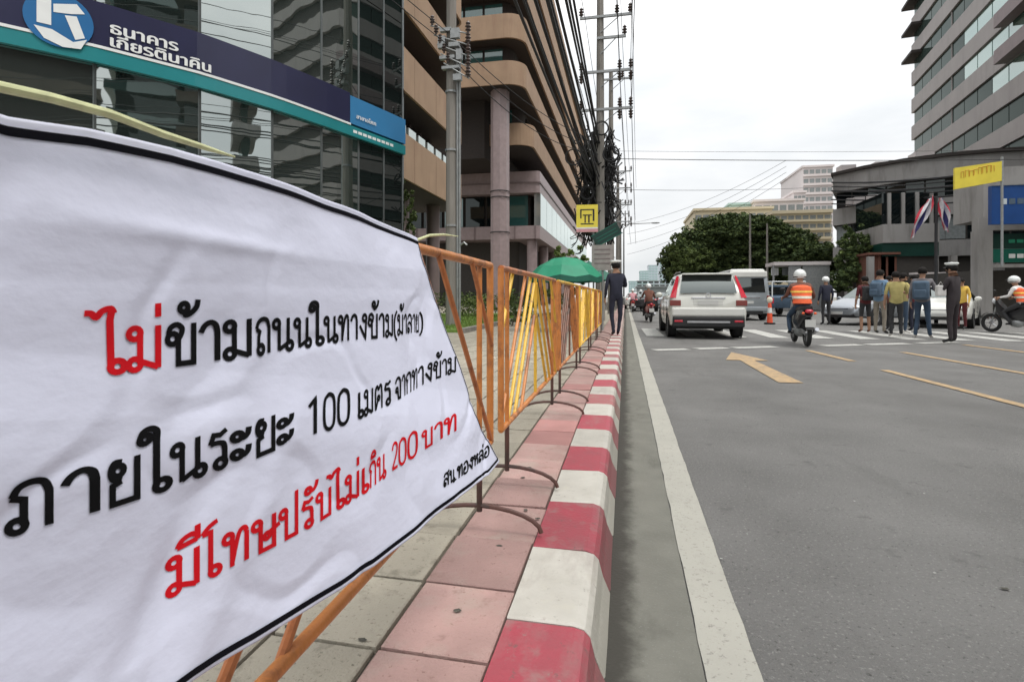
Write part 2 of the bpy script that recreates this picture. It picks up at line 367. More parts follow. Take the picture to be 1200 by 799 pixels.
def tag(o, label=None, cat=None, group=None, kind=None):
    if label: o['label'] = label
    if cat: o['category'] = cat
    if group: o['group'] = group
    if kind: o['kind'] = kind
    return o
def thing(name, label, cat, loc=(0,0,0), rz=0.0, group=None):
    o = bpy.data.objects.new(name, None); COL.objects.link(o); o.empty_display_size = .2
    o.location = loc; o.rotation_euler = (0, 0, rz); return tag(o, label, cat, group)
def solo(name, mb, ms, label, cat, loc, group=None, smooth=False, kind=None):
    """a thing that is one mesh given in world coordinates; its origin is moved to its base"""
    mb.v = [(p[0]-loc[0], p[1]-loc[1], p[2]-loc[2]) for p in mb.v]
    o = mb.build(name, ms, None, smooth, loc); return tag(o, label, cat, group, kind)
def copy_tree(o, parent=None):
    c = o.copy(); COL.objects.link(c); c.parent = parent
    for ch in list(o.children): copy_tree(ch, c)
    return c
def text_mesh(body, size=1.0):
    """flat lettering as (verts, faces) from the built-in font"""
    c = bpy.data.curves.new('lettering', 'FONT'); c.body = body; c.size = size; c.resolution_u = 3
    o = bpy.data.objects.new('lettering', c); COL.objects.link(o); bpy.context.view_layer.update()
    me = bpy.data.meshes.new_from_object(o.evaluated_get(bpy.context.evaluated_depsgraph_get()))
    vs = [tuple(v.co) for v in me.vertices]; fs = [tuple(p.vertices) for p in me.polygons]
    bpy.data.objects.remove(o); bpy.data.meshes.remove(me); return vs, fs
# ================================================================== THE SETTING: ground, road, kerb, sidewalk
def sheet(name, mb, m, label=None, kind='structure', parent=None):
    o = mb.build(name, m, parent)
    if parent is None: o['kind'] = kind
    return o
def flat(x0, x1, y0, y1, z, nx=1, ny=1):
    b = MB(); vs = [(x0+(x1-x0)*i/nx, y0+(y1-y0)*j/ny, z) for j in range(ny+1) for i in range(nx+1)]
    fs = [(j*(nx+1)+i, j*(nx+1)+i+1, (j+1)*(nx+1)+i+1, (j+1)*(nx+1)+i) for j in range(ny) for i in range(nx)]
    b.add(vs, fs); return b
sheet('ground', flat(-2500, 2500, -2500, 2500, -.06), 'earth')
road = sheet('road', flat(-.06, 22, -40, 900, 0), 'asphalt')
def ragged(x0, x1a, x1b, y0, y1, z, step, seedv, xw=None):
    """strip whose right edge wanders between x1a and x1b"""
    b = MB(); vs = []; n = int((y1-y0)/step)
    for j in range(n+1):
        y = y0 + (y1-y0)*j/n
        t = .5 + .5*noise.noise(Vector((y*2.3, seedv, 0))) + .35*noise.noise(Vector((y*9, seedv, 3)))
        vs += [(x0, y, z), (x1a + (x1b-x1a)*max(0, min(1, t)), y, z)]
    b.add(vs, [(2*j, 2*j+1, 2*j+3, 2*j+2) for j in range(n)]); return b
sheet('gutter', flat(-.06, .212, -40, 400, .004), 'gutter', parent=road)
# worn markings: slightly uneven edges
def mark(name, pts, m, label=None, z=.008, parent=road):
    b = MB(); vs = []
    n = len(pts)
    for i in range(n):
        p, q = Vector(pts[i]), Vector(pts[(i+1) % n]); L = (q-p).length; k = max(1, int(L/.12)); nrm = Vector((-(q-p).y, (q-p).x)).normalized()
        for j in range(k):
            c = p + (q-p)*j/k + (nrm*random.uniform(-.003, .003) if j else Vector((0,0))); vs.append((c.x, c.y, z))
    b.add(vs, [tuple(range(len(vs)))])
    return b.build(name, m, parent)
mark('edge_line', [(.215, -5), (.362, -5), (.362, 70), (.215, 70)], 'white_line')
# stop line, zebra bars, arrow and lane lines: each painted piece its own
def band(name, a, b_, wid, m):
    a = Vector(a); b_ = Vector(b_); n = Vector((-(b_-a).y, (b_-a).x)).normalized()*wid/2
    return mark(name, [tuple(a-n), tuple(b_-n), tuple(b_+n), tuple(a+n)], m)
for (p0, p1) in (((766,410.5),(806,409.5)), ((816,409),(852,408)), ((860,408),(908,406.5)), ((964,405.5),(1008,404.2)), ((1016,404),(1064,402.8)), ((1076,402.4),(1120,401.2))):
    band('stop_line_dash', ground(*p0), ground(*p1), .30, 'white_mark')
for k in range(15):
    x = .78 + k*1.02; band('zebra_bar', (x, 14.9), (x-.05, 18.5), .46, 'white_mark')
# straight-ahead arrow, orange lane lines
tip, tail = Vector(ground(857, 413)), Vector(ground(927, 449))
ax = (tip-tail).normalized(); nx_ = Vector((ax.y, -ax.x)); L = (tip-tail).length
hd = tip - ax*L*.36
mark('arrow', [tuple(tail+nx_*.14), tuple(tail-nx_*.14), tuple(hd-nx_*.11), tuple(hd-nx_*.33), tuple(tip), tuple(hd+nx_*.33), tuple(hd+nx_*.11)], 'orange_mark')
def qmark(a, b_, wd): band('lane_line', ground(*a), ground(*b_), wd, 'orange_mark')
qmark((947, 411), (999, 423.5), .13)
qmark((1058, 413), (1215, 440.5), .13)
qmark((1036, 434), (1215, 480), .12)
qmark((1130, 404.2), (1215, 415), .14)
# small stains, patched seam and a manhole in the lane
def blob(name, px, py, rx, ry, m, z=.006):
    c = ground(px, py); n = 18; b = MB(); vs = []
    for k in range(n):
        a = 2*pi*k/n; q = 1 + random.uniform(-.3, .3); vs.append((c[0]+rx*q*cos(a), c[1]+ry*q*sin(a), z))
    b.add(vs, [tuple(range(n))]); return b.build(name, m, road)
for a in ((1178, 691, .014, .008),): blob('oil_spot', *a, 'grime')
for k in range(16):
    px, py = random.uniform(770, 1190), random.uniform(470, 790)
    blob('oil_spot', px, py, random.uniform(.003, .006), random.uniform(.003, .006), 'grime' if k % 2 else 'white_mark')

# kerb: painted blocks, red and white by turns
PITCH = .453; K0 = 1.50
def kerb_block(y0, y1, m, name='kerb_block'):
    rnd = random.uniform
    pr = [(-.326, .0), (-.326, .140+rnd(-.002,.002)), (-.135, .142+rnd(-.002,.003)), (-.108, .135), (-.092, .118), (-.078+rnd(-.004,.004), .06), (-.045+rnd(-.006,.004), -.01)]
    b = MB(); vs = []; ys = [y0+.0015, y0+.012, (y0+y1)/2, y1-.012, y1-.0015]
    for i, y in enumerate(ys):
        s_ = .004 if i in (0, 4) else 0
        for (x, z) in pr: vs.append((x - (s_ if x > -.15 else 0) + rnd(-.0015, .0015), y, z - (s_ if z > .1 else 0)))
    n = len(pr); fs = [tuple(range(n)), tuple(range(4*n, 5*n))[::-1]]
    for i in range(4):
        for k in range(n): k2 = (k+1) % n; fs.append((i*n+k, (i+1)*n+k, (i+1)*n+k2, i*n+k2))
    b.add(vs, fs); return b.build(name, m, kerb, smooth=False)
kerb = MB().box(-.322, -.10, -6, 90, -.05, .10).build('kerb', 'joint'); kerb['kind'] = 'structure'
for k in range(-4, 56):
    y0 = K0 + k*PITCH
    red = (k % 2 != 0)
    kerb_block(y0, y0+PITCH, ('kerb_red' if k < 5 or (k < 14 and k % 4 == 1) else 'kerb_red_faded') if red else 'kerb_white')
b = MB()
for k in range(56, 190):
    y0 = K0+k*PITCH; b.mi = 0 if k % 2 else 1; b.box(-.326, -.085, y0, y0+PITCH-.003, .0, .14)
o = b.build('distant_kerb_blocks', ['kerb_red_faded', 'kerb_white'], kerb); o['kind'] = 'stuff'

# sidewalk: slabs laid on a bed
walk = MB().box(-9.0, -.324, -6, 95, -.05, .122).build('sidewalk', 'joint'); walk['kind'] = 'structure'
fc = MB().box(-40, -5.47, -12, 96, .0, .131).build('forecourt', 'slab_grey'); fc['kind'] = 'structure'
SL = .335
def slab_mesh(wd, ln, m, v):
    b = MB(); g = .004; h = .018
    e = .005
    b.add([(g,g,-.02),(wd-g,g,-.02),(wd-g,ln-g,-.02),(g,ln-g,-.02),(g,g,h-.003),(wd-g,g,h-.003),(wd-g,ln-g,h-.003),(g,ln-g,h-.003),
           (g+e,g+e,h),(wd-g-e,g+e,h),(wd-g-e,ln-g-e,h),(g+e,ln-g-e,h)],
          [(0,1,5,4),(1,2,6,5),(2,3,7,6),(3,0,4,7),(4,5,9,8),(5,6,10,9),(6,7,11,10),(7,4,8,11),(8,9,10,11)])
    return b.mesh('paving_slab', m)
def obj_space_random(m):
    """give every slab its own place in the noise and its own tone"""
    n = m.node_tree; oi = n.nodes.new('ShaderNodeObjectInfo')
    for mp_ in [x for x in n.nodes if x.type == 'MAPPING']:
        va = n.nodes.new('ShaderNodeVectorMath'); va.operation = 'MULTIPLY_ADD'; va.inputs[1].default_value = (40, 40, 0)
        src = mp_.inputs[0].links[0].from_socket
        cmb = n.nodes.new('ShaderNodeCombineXYZ'); n.links.new(oi.outputs['Random'], cmb.inputs[0]); n.links.new(oi.outputs['Random'], cmb.inputs[1])
        n.links.new(cmb.outputs[0], va.inputs[0]); n.links.new(src, va.inputs[2]); n.links.new(va.outputs[0], mp_.inputs[0])
    b = n.nodes['Principled BSDF']; src = b.inputs['Base Color'].links[0].from_socket
    h = n.nodes.new('ShaderNodeHueSaturation'); r = n.nodes.new('ShaderNodeMapRange')
    r.inputs['To Min'].default_value = .84; r.inputs['To Max'].default_value = 1.14
    n.links.new(oi.outputs['Random'], r.inputs['Value']); n.links.new(r.outputs[0], h.inputs['Value'])
    n.links.new(src, h.inputs['Color']); n.links.new(h.outputs[0], b.inputs['Base Color'])
for k in ('slab_red', 'slab_red_strong', 'slab_grey', 'kerb_red', 'kerb_white', 'kerb_red_faded'): obj_space_random(M[k])
sr = slab_mesh(.292, SL, 'slab_red', 0); srs = slab_mesh(.292, SL, 'slab_red_strong', 1); sg = slab_mesh(.30, SL, 'slab_grey', 2)
def lay(me, x, y, i):
    o = bpy.data.objects.new('paving_slab', me); COL.objects.link(o); o.parent = walk
    o.location = (x + random.uniform(-.002,.002), y + random.uniform(-.002,.002), .124 + random.uniform(-.003, .003))
    o.rotation_euler = (random.uniform(-.010,.010), random.uniform(-.010,.010), random.uniform(-.004,.004)); return o
Y0 = .30; cnt = 0
for j in range(34):
    lay(srs if j in (9, 10, 15, 22, 27) else sr, -.622, Y0+j*SL, j); cnt += 1
for j in range(0, 28):
    for i in range(9):
        lay(sg, -.626-.302*(i+1), Y0+j*SL, i); cnt += 1
b = MB()
def slab_far(x, y, wd, mi): b.mi = mi; b.box(x+.004, x+wd-.004, y+.004, y+SL-.004, .11, .142)
for j in range(-16, 240):
    y = Y0+j*SL
    if j < 0 or j >= 34: slab_far(-.622, y, .292, 0)
    for i in range(0, 16):
        if (j < 0 or j >= 28 or i >= 9) and j < 110: slab_far(-.626-.302*(i+1), y, .30, 1)
o = b.build('distant_paving_slabs', ['slab_red', 'slab_grey'], walk); o['kind'] = 'stuff'
# dark gum spots and scraps on the slabs
for (px, py) in ((616,598),(630,608),(425,750),(338,735),(536,716),(613,560),(620,548),(585,640)):
    c = ground(px, py, .142); n = 9; g = MB(); g.add([(c[0]+.012*cos(2*pi*k/n)*random.uniform(.7,1.2), c[1]+.009*sin(2*pi*k/n)*random.uniform(.6,1.2), .1455) for k in range(n)], [tuple(range(n))])
    g.build('gum_spot', 'grime', walk)

# ================================================================== crowd-control barriers along the kerb
XF = -.55; ZR = 1.17; ZB = .44; GZ = .143
def barrier(y0, length, label, mats, flip=False):
    """mats: rails, bars, posts"""
    t = thing('barrier', label, 'barrier', (XF, y0, GZ), 0, 'steel barriers lined up along the kerb')
    zt, zb, Ln = ZR-GZ, ZB-GZ, length
    rail, barm, post = mats
    MB().tube([(0,0,zt),(0,Ln/2,zt+.002),(0,Ln,zt)], .0145, 10).build('top_rail', rail, t, True)
    MB().tube([(0,0,zb),(0,Ln,zb)], .0135, 10).build('bottom_rail', post, t, True)
    for y in (0, Ln): MB().tube([(0,y,zb),(0,y,zt)], .0145, 10).build('end_post', post, t, True)
    for y in (.13, Ln-.17):
        MB().tube([(0,y,.075),(0,y,zb)], .0115, 8).build('leg', 'foot_steel', t, True)
        pts = [( .24*cos(a), y, .012 + .085*(sin(a))**1.0) for a in [pi*k/12 for k in range(13)]]
        MB().tube(pts, .009, 8).build('foot', 'foot_steel', t, True)
    mid = Ln/2; s = (zt-zb)
    k = 0
    for off in (-.36, 0.0, .17, .34, .52):
        for side in (0, 1):
            a, c = off, off + .66
            za, zc = zb, zt
            if a < 0: za = zb + (0-a)/.66*s; a = 0
            if c > mid: zc = zb + (mid-off)/.66*s; c = mid
            ya, yc = (a, c) if side == 0 else (Ln-a, Ln-c)
            dx = .006 if side else -.006
            MB().tube([(dx, ya, za), (dx, yc, zc)], .0095, 8).build('bar', barm[k % len(barm)], t, True); k += 1
    MB().tube([(0, mid, zb), (0, mid, zt)], .010, 8).build('bar', barm[0], t, True)
    for y in (.13, Ln-.17): MB().tube([(0, y, zb), (0, y, zt)], .011, 8).build('bar', post, t, True)
    return t
pal = [(('pipe_orange'), ['pipe_copper','pipe_copper'], 'pipe_orange'),
       (('pipe_copper'), ['pipe_yellow','pipe_yellow','pipe_orange'], 'pipe_orange'),
       (('pipe_yellow'), ['pipe_brown','pipe_orange'], 'pipe_orange'),
       (('pipe_orange'), ['pipe_yellow','pipe_yellow'], 'pipe_yellow'),
       (('pipe_yellow'), ['pipe_yellow','pipe_orange'], 'pipe_orange'),
       (('pipe_orange'), ['pipe_orange','pipe_yellow','pipe_brown'], 'pipe_yellow')]
lab = ['copper-orange steel barrier right behind the white banner, nearest of the row',
       'steel barrier just past the banner edge, copper rail and yellow slanting bars',
       'third steel barrier from the banner, yellow rail over dark brown slanting bars',
       'steel barrier with all-yellow bars in the middle of the row along the kerb',
       'steel barrier with yellow rail and mixed orange bars, last but one before the officer',
       'farthest steel barrier, ending beside the navy-clad officer at the kerb']
for k in range(6):
    barrier(.28+2.12*k, 1.92, lab[k], pal[k])

# ================================================================== the banner
def sstep(a, b_, x): t = max(0, min(1, (x-a)/(b_-a))); return t*t*(3-2*t)
def tent(x, c, w_): return math.exp(-((x-c)/w_)**2)
def bx(Y, z, wr=True):
    """X of the hanging cloth at (Y, z): it hangs on the rail and swings out towards the road below"""
    g = max(0, (1.19-z)/.62)
    x = -.522 + g*(.035 + .125*sstep(.45, 1.45, Y))
    if wr:
        x += .0045*max(0, min(1, (z-1.056)/.05)) - .0045*sstep(1.10, 1.19, z)      # storage fold running along the cloth
        zz = z + .20*(Y-.62)                                                                    # folds sagging towards the free corner
        x += -.0055*max(0, min(1, (zz-.885)/.06))*sstep(1.05,.98,z) + .0030*tent(zz, .845, .04)
        x += .0046*noise.noise(Vector((Y*2.2, z*4.5, 1.7)))*min(1, g*3)
        x += .0048*noise.noise(Vector((Y*3.0+z*6.5, z*1.6-Y*.6, 5.2)))*min(1, g*4)
        d = (z-.72) - 1.15*(Y-.62)                                                              # diagonal pull creases low on the cloth
        x += .0045*tent(d, 0.0, .045)*sstep(1.0, .75, z) - .0055*tent(d, .13, .035)*sstep(.95, .7, z)
        x -= .0045*max(0, .16-abs(noise.noise(Vector((Y*1.6+z*2.2, z*3.0-Y, 12.4)))))/.16*min(1, g*4)    # creases
        x -= .0036*max(0, .12-abs(noise.noise(Vector((Y*4.2-z*3.0, z*5.0+Y*1.5, 3.1)))))/.12*min(1, g*4)
        x += .0040*tent(z - 1.115 + .03*(Y-.5), 0, .012)*tent(Y, .60, .16)
        x += .006*noise.noise(Vector((Y*9, z*2, 9)))*sstep(1.12, 1.19, z)
    return x
def hit(px, py, off=0.0):
    """the point of the cloth on the sight line used when measuring the photograph"""
    u = (px-600)/640.0; v = (348-py)/640.0
    dx, dy = -ST+u*CT, CT+u*ST; X = -.5; t = X/dx
    for _ in range(30):
        X = bx(t*dy, EYE+v*t) + off; t = t*.3 + .7*X/dx
    return (t*dx, t*dy, EYE+v*t)
right_px = [(489,279),(497,310),(510,350),(522,385),(536,420),(548,455),(557,485),(566,506),(575,521),(585,539)]
bot_px = [(585,541),(573,556),(540,581),(500,613),(460,646),(440,662),(400,690),(340,727),(300,752),(260,775),(222,800)]
top_px = [(489,279),(400,240),(300,203),(200,173),(100,150),(10,137)]
RW = [hit(*p) for p in right_px]; BW = [hit(*p) for p in bot_px][::-1]; TW = [hit(*p) for p in top_px][::-1]
def interp(tab, x):
    if x <= tab[0][0]: return tab[0][1] + 0*(x)
    for (a, va), (c, vc) in zip(tab, tab[1:]):
        if x <= c: return va + (vc-va)*(x-a)/(c-a)
    (a, va), (c, vc) = tab[-2], tab[-1]; return vc
ttab = [(p[1], p[2]) for p in TW]; btab = [(p[1], p[2]) for p in BW]
YL = -1.05
bt = []
for p in RW:
    zt, zb = interp(ttab, p[1]), interp(btab, p[1]); bt.append(((zt-p[2])/(zt-zb), p[1]))
bt[0] = (0, RW[0][1]); bt[-1] = (1, RW[-1][1])
def cloth_pt(a, b_, off=0.0):
    Yr = interp(bt, b_); Y = YL + (Yr-YL)*a; zt, zb = interp(ttab, Y), interp(btab, Y); z = zt + (zb-zt)*b_
    return (bx(Y, z)+off, Y, z)
ban = thing('banner', 'white cloth banner with red and black Thai lettering tied over the near barriers', 'banner', (-.52, .4, .5))
def local(vs, t): L = t.location; return [(p[0]-L.x, p[1]-L.y, p[2]-L.z) for p in vs]
NA, NB = 520, 190
vs = []; fs = []
for j in range(NB+1):
    for i in range(NA+1):
        vs.append(cloth_pt(i/NA, j/NB))
for j in range(NB):
    for i in range(NA): q = j*(NA+1)+i; fs.append((q, q+1, q+NA+2, q+NA+1))
bk = MB(); n0 = len(vs); bk.add(local(vs, ban), fs)
ob = bk.build('cloth', 'banner', ban, True)
md = ob.modifiers.new('s', 'SOLIDIFY'); md.thickness = .0006; md.offset = 0 
def strip(name, path, m, wd, off=.0014):
    """sewn line on the cloth; path = list of (a, b) pairs; wd metres"""
    P = [Vector(cloth_pt(a, b_, off)) for a, b_ in path]; vs = []
    for i, p in enumerate(P):
        t_ = (P[min(i+1, len(P)-1)]-P[max(i-1, 0)]).normalized(); nn = Vector((1,0,0)).cross(t_).normalized()*wd/2
        vs += [p-nn, p+nn]
    b = MB(); b.add(local(vs, ban), [(2*i, 2*i+1, 2*i+3, 2*i+2) for i in range(len(P)-1)]); return b.build(name, m, ban)
# black border: along the top, down the free edge, along the bottom
ntop = 160
bf = .022
strip('border_line', [(i/ntop*.9985, bf) for i in range(ntop+1)], 'piping', .0085)
strip('border_line', [(i/ntop*.9985, .984) for i in range(ntop+1)], 'piping', .0085)
strip('border_line', [(.9975, bf + (.984-bf)*i/60) for i in range(61)], 'piping', .0035)

# ---- Thai stroke letters with round heads, drawn line by line (x right, y up, body height 1)
def O(cx, cy, r=.132): return [(cx+r*cos(2*pi*k/14), cy+r*sin(2*pi*k/14)) for k in range(15)]
def S(*p):
    """smooth curve through the points"""
    p = list(p); P = [p[0]] + p + [p[-1]]; outp = []
    for i in range(1, len(P)-2):
        p0, p1, p2, p3 = P[i-1:i+3]
        for k in range(6):
            t = k/6; outp.append(tuple(.5*((2*p1[d]) + (-p0[d]+p2[d])*t + (2*p0[d]-5*p1[d]+4*p2[d]-p3[d])*t*t + (-p0[d]+3*p1[d]-3*p2[d]+p3[d])*t**3) for d in (0,1)))
    outp.append(P[-2]); return outp
def L_(*p): return list(p)
arch = S((.03,.74),(.13,.93),(.33,1.0),(.52,.94),(.60,.74)) + [(.60,0)]
G = {
 'ม': (.85, [O(.15,.86), L_((.27,.86),(.27,.22)), O(.15,.13), L_((.25,.20),(.67,.02)), L_((.67,1),(.67,0))]),
 'น': (.92, [O(.15,.86), L_((.27,.86),(.27,.02)), L_((.27,.05),(.62,.2)), L_((.66,1),(.66,.16)), O(.72,.13)]),
 'า': (.58, [S((.03,.76),(.12,.93),(.26,1.0),(.38,.92),(.42,.74)) + [(.42,0)]]),
 'ข': (.85, [O(.16,.66), S((.05,.70),(.10,.93),(.27,1.0),(.40,.90),(.38,.76),(.30,.62)), L_((.31,.64),(.31,.03),(.70,.03),(.70,1))]),
 'ถ': (.78, [arch, L_((.03,.74),(.18,.64),(.13,.50),(.13,.16)), O(.23,.13)]),
 'ภ': (.80, [arch, L_((.00,.74),(.21,.66),(.21,.14)), O(.10,.13)]),
 'ก': (.76, [arch, L_((.03,.74),(.18,.64),(.13,.50),(.13,0))]),
 'ใ': (.50, [O(.00,1.36,.10), S((-.10,1.36),(-.04,1.54),(.10,1.58),(.22,1.48),(.22,1.28)) + [(.22,.13)], O(.33,.13)]),
 'ไ': (.50, [S((-.30,1.42),(-.18,1.40),(-.08,1.30),(.02,1.42),(.18,1.46),(.24,1.34)) , L_((.20,1.40),(.17,1.2),(.19,.13)), O(.31,.13)]),
 'โ': (.50, [S((.34,1.56),(.16,1.50),(.02,1.40),(-.06,1.30)), L_((-.06,1.30),(.16,1.30),(.16,.13)), O(.28,.13)]),
 'เ': (.40, [L_((.10,1),(.10,.13)), O(.21,.13)]),
 'ท': (.85, [O(.14,.86), L_((.26,.86),(.26,.0)), S((.26,.10),(.40,.72),(.50,.96),(.62,.98),(.68,.86)), L_((.68,.86),(.68,0))]),
 'ง': (.66, [O(.40,.86), L_((.52,.86),(.46,.03),(.05,.56))]),
 'ย': (.78, [O(.22,.78,.12), S((.30,.96),(.14,.98),(.07,.82),(.12,.62),(.30,.55)), L_((.30,.52),(.11,.46),(.11,.03),(.62,.03),(.62,1))]),
 'ร': (.60, [L_((.46,1.02),(.30,.92),(.14,.96),(.06,.72)), S((.06,.72),(.22,.72),(.38,.66),(.42,.50)), L_((.42,.52),(.42,.16)), O(.31,.13)]),
 'ะ': (.52, [O(.12,.72,.11), S((.20,.66),(.28,.66),(.36,.76),(.38,.92)), O(.12,.22,.11), S((.20,.18),(.28,.18),(.36,.28),(.38,.44))]),
 'ต': (.84, [S((.10,0),(.08,.55),(.12,.90),(.24,1.0),(.37,.86),(.50,1.0),(.62,.92),(.66,.55)), L_((.66,.55),(.66,0)), O(.36,.48,.09), L_((.12,.03),(.30,.40))]),
 'จ': (.70, [S((.05,.78),(.18,.96),(.38,1.0),(.54,.84),(.56,.6)), L_((.56,.6),(.56,.03),(.36,.03),(.30,.42)), O(.20,.46,.10)]),
 'ษ': (.86, [O(.14,.86), L_((.26,.86),(.26,.03),(.68,.03),(.68,1)), O(.46,.42,.09), L_((.52,.50),(.86,.62))]),
 'บ': (.84, [O(.14,.86), L_((.26,.86),(.26,.03),(.66,.03),(.66,1))]),
 'ป': (.84, [O(.14,.86), L_((.26,.86),(.26,.03),(.66,.03),(.66,1.42))]),
 'ห': (.84, [O(.14,.86), L_((.26,.86),(.26,0)), S((.26,.35),(.42,.60),(.60,.66)), O(.60,.84,.10), L_((.58,.68),(.66,.5),(.66,0))]),
 'ล': (.76, [S((.06,.76),(.18,.96),(.36,1.0),(.54,.90),(.60,.7)), L_((.60,.7),(.60,0)), O(.18,.16,.11), S((.07,.18),(.10,.50),(.32,.58),(.60,.40))]),
 'ส': (.78, [S((.06,.76),(.18,.96),(.36,1.0),(.54,.90),(.60,.7)), L_((.60,.7),(.60,0)), O(.18,.16,.11), S((.07,.18),(.10,.50),(.32,.58),(.60,.40)), L_((.46,.92),(.72,1.16))]),
 'อ': (.76, [S((.10,.46),(.09,.12),(.34,.0),(.60,.12),(.64,.55),(.50,.94),(.28,1.0),(.06,.84)), O(.20,.48,.10)]),
 '.': (.32, [L_((.10,.0),(.10,.13))]),
 '(': (.32, [S((.26,1.18),(.08,.9),(.02,.45),(.08,0),(.26,-.26))]),
 ')': (.32, [S((.02,1.18),(.20,.9),(.26,.45),(.20,0),(.02,-.26))]),
 '1': (.62, [L_((.08,.98),(.32,1.20),(.32,0))]),
 '0': (.74, [S((.34,1.2),(.12,1.05),(.07,.6),(.12,.15),(.34,.0),(.56,.15),(.61,.6),(.56,1.05),(.34,1.2),(.2,1.13))]),
 '2': (.70, [S((.08,.92),(.18,1.15),(.36,1.2),(.54,1.08),(.56,.85),(.40,.5),(.10,.06)), L_((.08,.04),(.62,.04))]),
 ' ': (.35, []),
}
MARKS = {
 '่': [L_((-.18,1.20),(-.18,1.52))],
 '้': [O(-.40,1.40,.105), S((-.34,1.32),(-.36,1.22),(-.24,1.24),(-.08,1.38),(-.04,1.56))],
 'ี': [S((-.62,1.20),(-.52,1.36),(-.32,1.42),(-.16,1.34)), L_((-.62,1.20),(-.16,1.22)), L_((-.16,1.20),(-.16,1.60))],
 'ิ': [S((-.60,1.20),(-.50,1.36),(-.34,1.42),(-.18,1.34),(-.14,1.20)), L_((-.60,1.20),(-.14,1.22))],
 'ั': [O(-.32,1.32,.105), S((-.24,1.28),(-.12,1.28),(-.02,1.40),(.02,1.58))],
}
def ribbon(path, wd):
    P = [Vector(p) for p in path]; n = len(P); closed = (P[0]-P[-1]).length < 1e-6; outv = []
    for i in range(n):
        if closed and i in (0, n-1): d1 = (P[1]-P[0]).normalized(); d0 = (P[-1]-P[-2]).normalized()
        else:
            d1 = (P[min(i+1,n-1)]-P[i]); d0 = (P[i]-P[max(i-1,0)])
            if d1.length < 1e-9: d1 = d0
            if d0.length < 1e-9: d0 = d1
            d1.normalize(); d0.normalize()
        t = (d0+d1); t = t.normalized() if t.length > 1e-6 else d1
        nn = Vector((-t.y, t.x)); c = max(.55, nn.dot(Vector((-d1.y, d1.x))))
        outv.append((P[i]-nn*wd/2/c, P[i]+nn*wd/2/c))
    return outv
def dense(path, step=.09):
    outp = [path[0]]
    for p, q in zip(path, path[1:]):
        d = hypot(q[0]-p[0], q[1]-p[1]); k = max(1, int(d/step))
        for j in range(1, k+1): outp.append((p[0]+(q[0]-p[0])*j/k, p[1]+(q[1]-p[1])*j/k))
    return outp
def write(name, chars, lefts, table, m, wd=.155, m0=None, n0=0):
    """chars: list of letters (marks ride on the letter before); lefts: their left edges; table: (x, baseline, body height) in photo pixels"""
    bt_ = [(a, b_) for a, b_, c in table]; ht = [(a, c) for a, b_, c in table]
    def ip(tab, x):
        if x < tab[0][0]: (a, va), (c, vc) = tab[0], tab[1]; return va+(vc-va)*(x-a)/(c-a)
        if x > tab[-1][0]: (a, va), (c, vc) = tab[-2], tab[-1]; return va+(vc-va)*(x-a)/(c-a)
        return interp(tab, x)
    idx = -1; cnt_ = 0; px0 = px1 = 0; adv = 1; cur = None; made = []
    for ch in chars:
        if ch in MARKS: strokes = MARKS[ch]; shift = adv
        else:
            idx += 1; px0, px1 = lefts[idx], lefts[idx+1]; adv = G[ch][0]; strokes = G[ch][1]; shift = 0
            cur = MB(); made.append((cur, idx < n0))
        sc = (px1-px0)/adv
        if ch == ' ': continue
        slope = (ip(bt_, px1)-ip(bt_, px0))/(px1-px0)
        for st in strokes:
            cnt_ += 1; off = .0014 + .00003*(cnt_ % 9)
            rb = ribbon(dense(st), wd); vs_ = []
            for a, b_ in rb:
                for q in (a, b_):
                    x = px0 + (q.x+shift)*sc; h = ip(ht, px0+.3*(px1-px0)); y = ip(bt_, px0) + slope*(x-px0) - q.y*h
                    vs_.append(hit(x, y, off))
            cur.add(local(vs_, ban), [(2*i, 2*i+1, 2*i+3, 2*i+2) for i in range(len(rb)-1)])
    for mb_, first in made:
        if mb_.v: mb_.build('letter', m0 if first else m, ban)
t1 = [(120,438,52),(150,434.5,50),(215,427,47),(280,419,43),(310,414,40),(335,410,36),(360,406,33),(388,401,30),(404,399,29),(438,396,28),(457,394,25),(475,391,22),(493,388,19)]
write('lettering', 'ไม่ข้ามถนนในทางข้าม(ม้าลาย)', [118,150,195,234,263,300,320,345,366,380,397,411,421,431.5,444,452,462,466,473.5,477.5,483.5,487.5,491.5,496], t1, 'ink_black', .138, 'ink_red', 2)
t2 = [(20,624,56),(60,614,54),(110,600,52),(150,588,50),(185,575,48),(220,564,46),(255,548,42),(300,536,42),(335,521,37),(368,508,34),(385,503,34),(405,496,33),(425,488,29),(445,479,27),(460,471,25),(475,463,24),(487,456,23),(503,446,20),(530,437,18)]
write('lettering', 'ภายในระยะ 100 เมตร จากทางข้าม', [12,73,126,170,201,244,272,299,326,348,360,378.5,395,412,419,427,439,450,460,463,471,476,483,490,498,508,518,525,536], t2, 'ink_black', .138)
t3 = [(200,698,44),(232,682,40),(250,674,40),(278,661,40),(310,645,38),(335,632,36),(360,618,32),(380,608,32),(398,594,32),(415,585,30),(430,575,29),(445,564,28),(462,549,25),(484,536,24),(500,524,21),(515,515,20),(532,506,20)]
write('lettering', 'มีโทษปรับไม่เกิน 200 บาท', [196,240,262,296,328,353,371,391,405,423.5,433,442,453,459,467,477.5,491,495,509,521,537], t3, 'ink_red', .138)
t4 = [(520,571,15),(535,562,14),(550,551,13),(573,533,11.5)]
write('lettering', 'สน.ทองหล่อ', [520,527,533.5,536,543,549.5,555,561,567.5,574], t4, 'ink_black', .19)

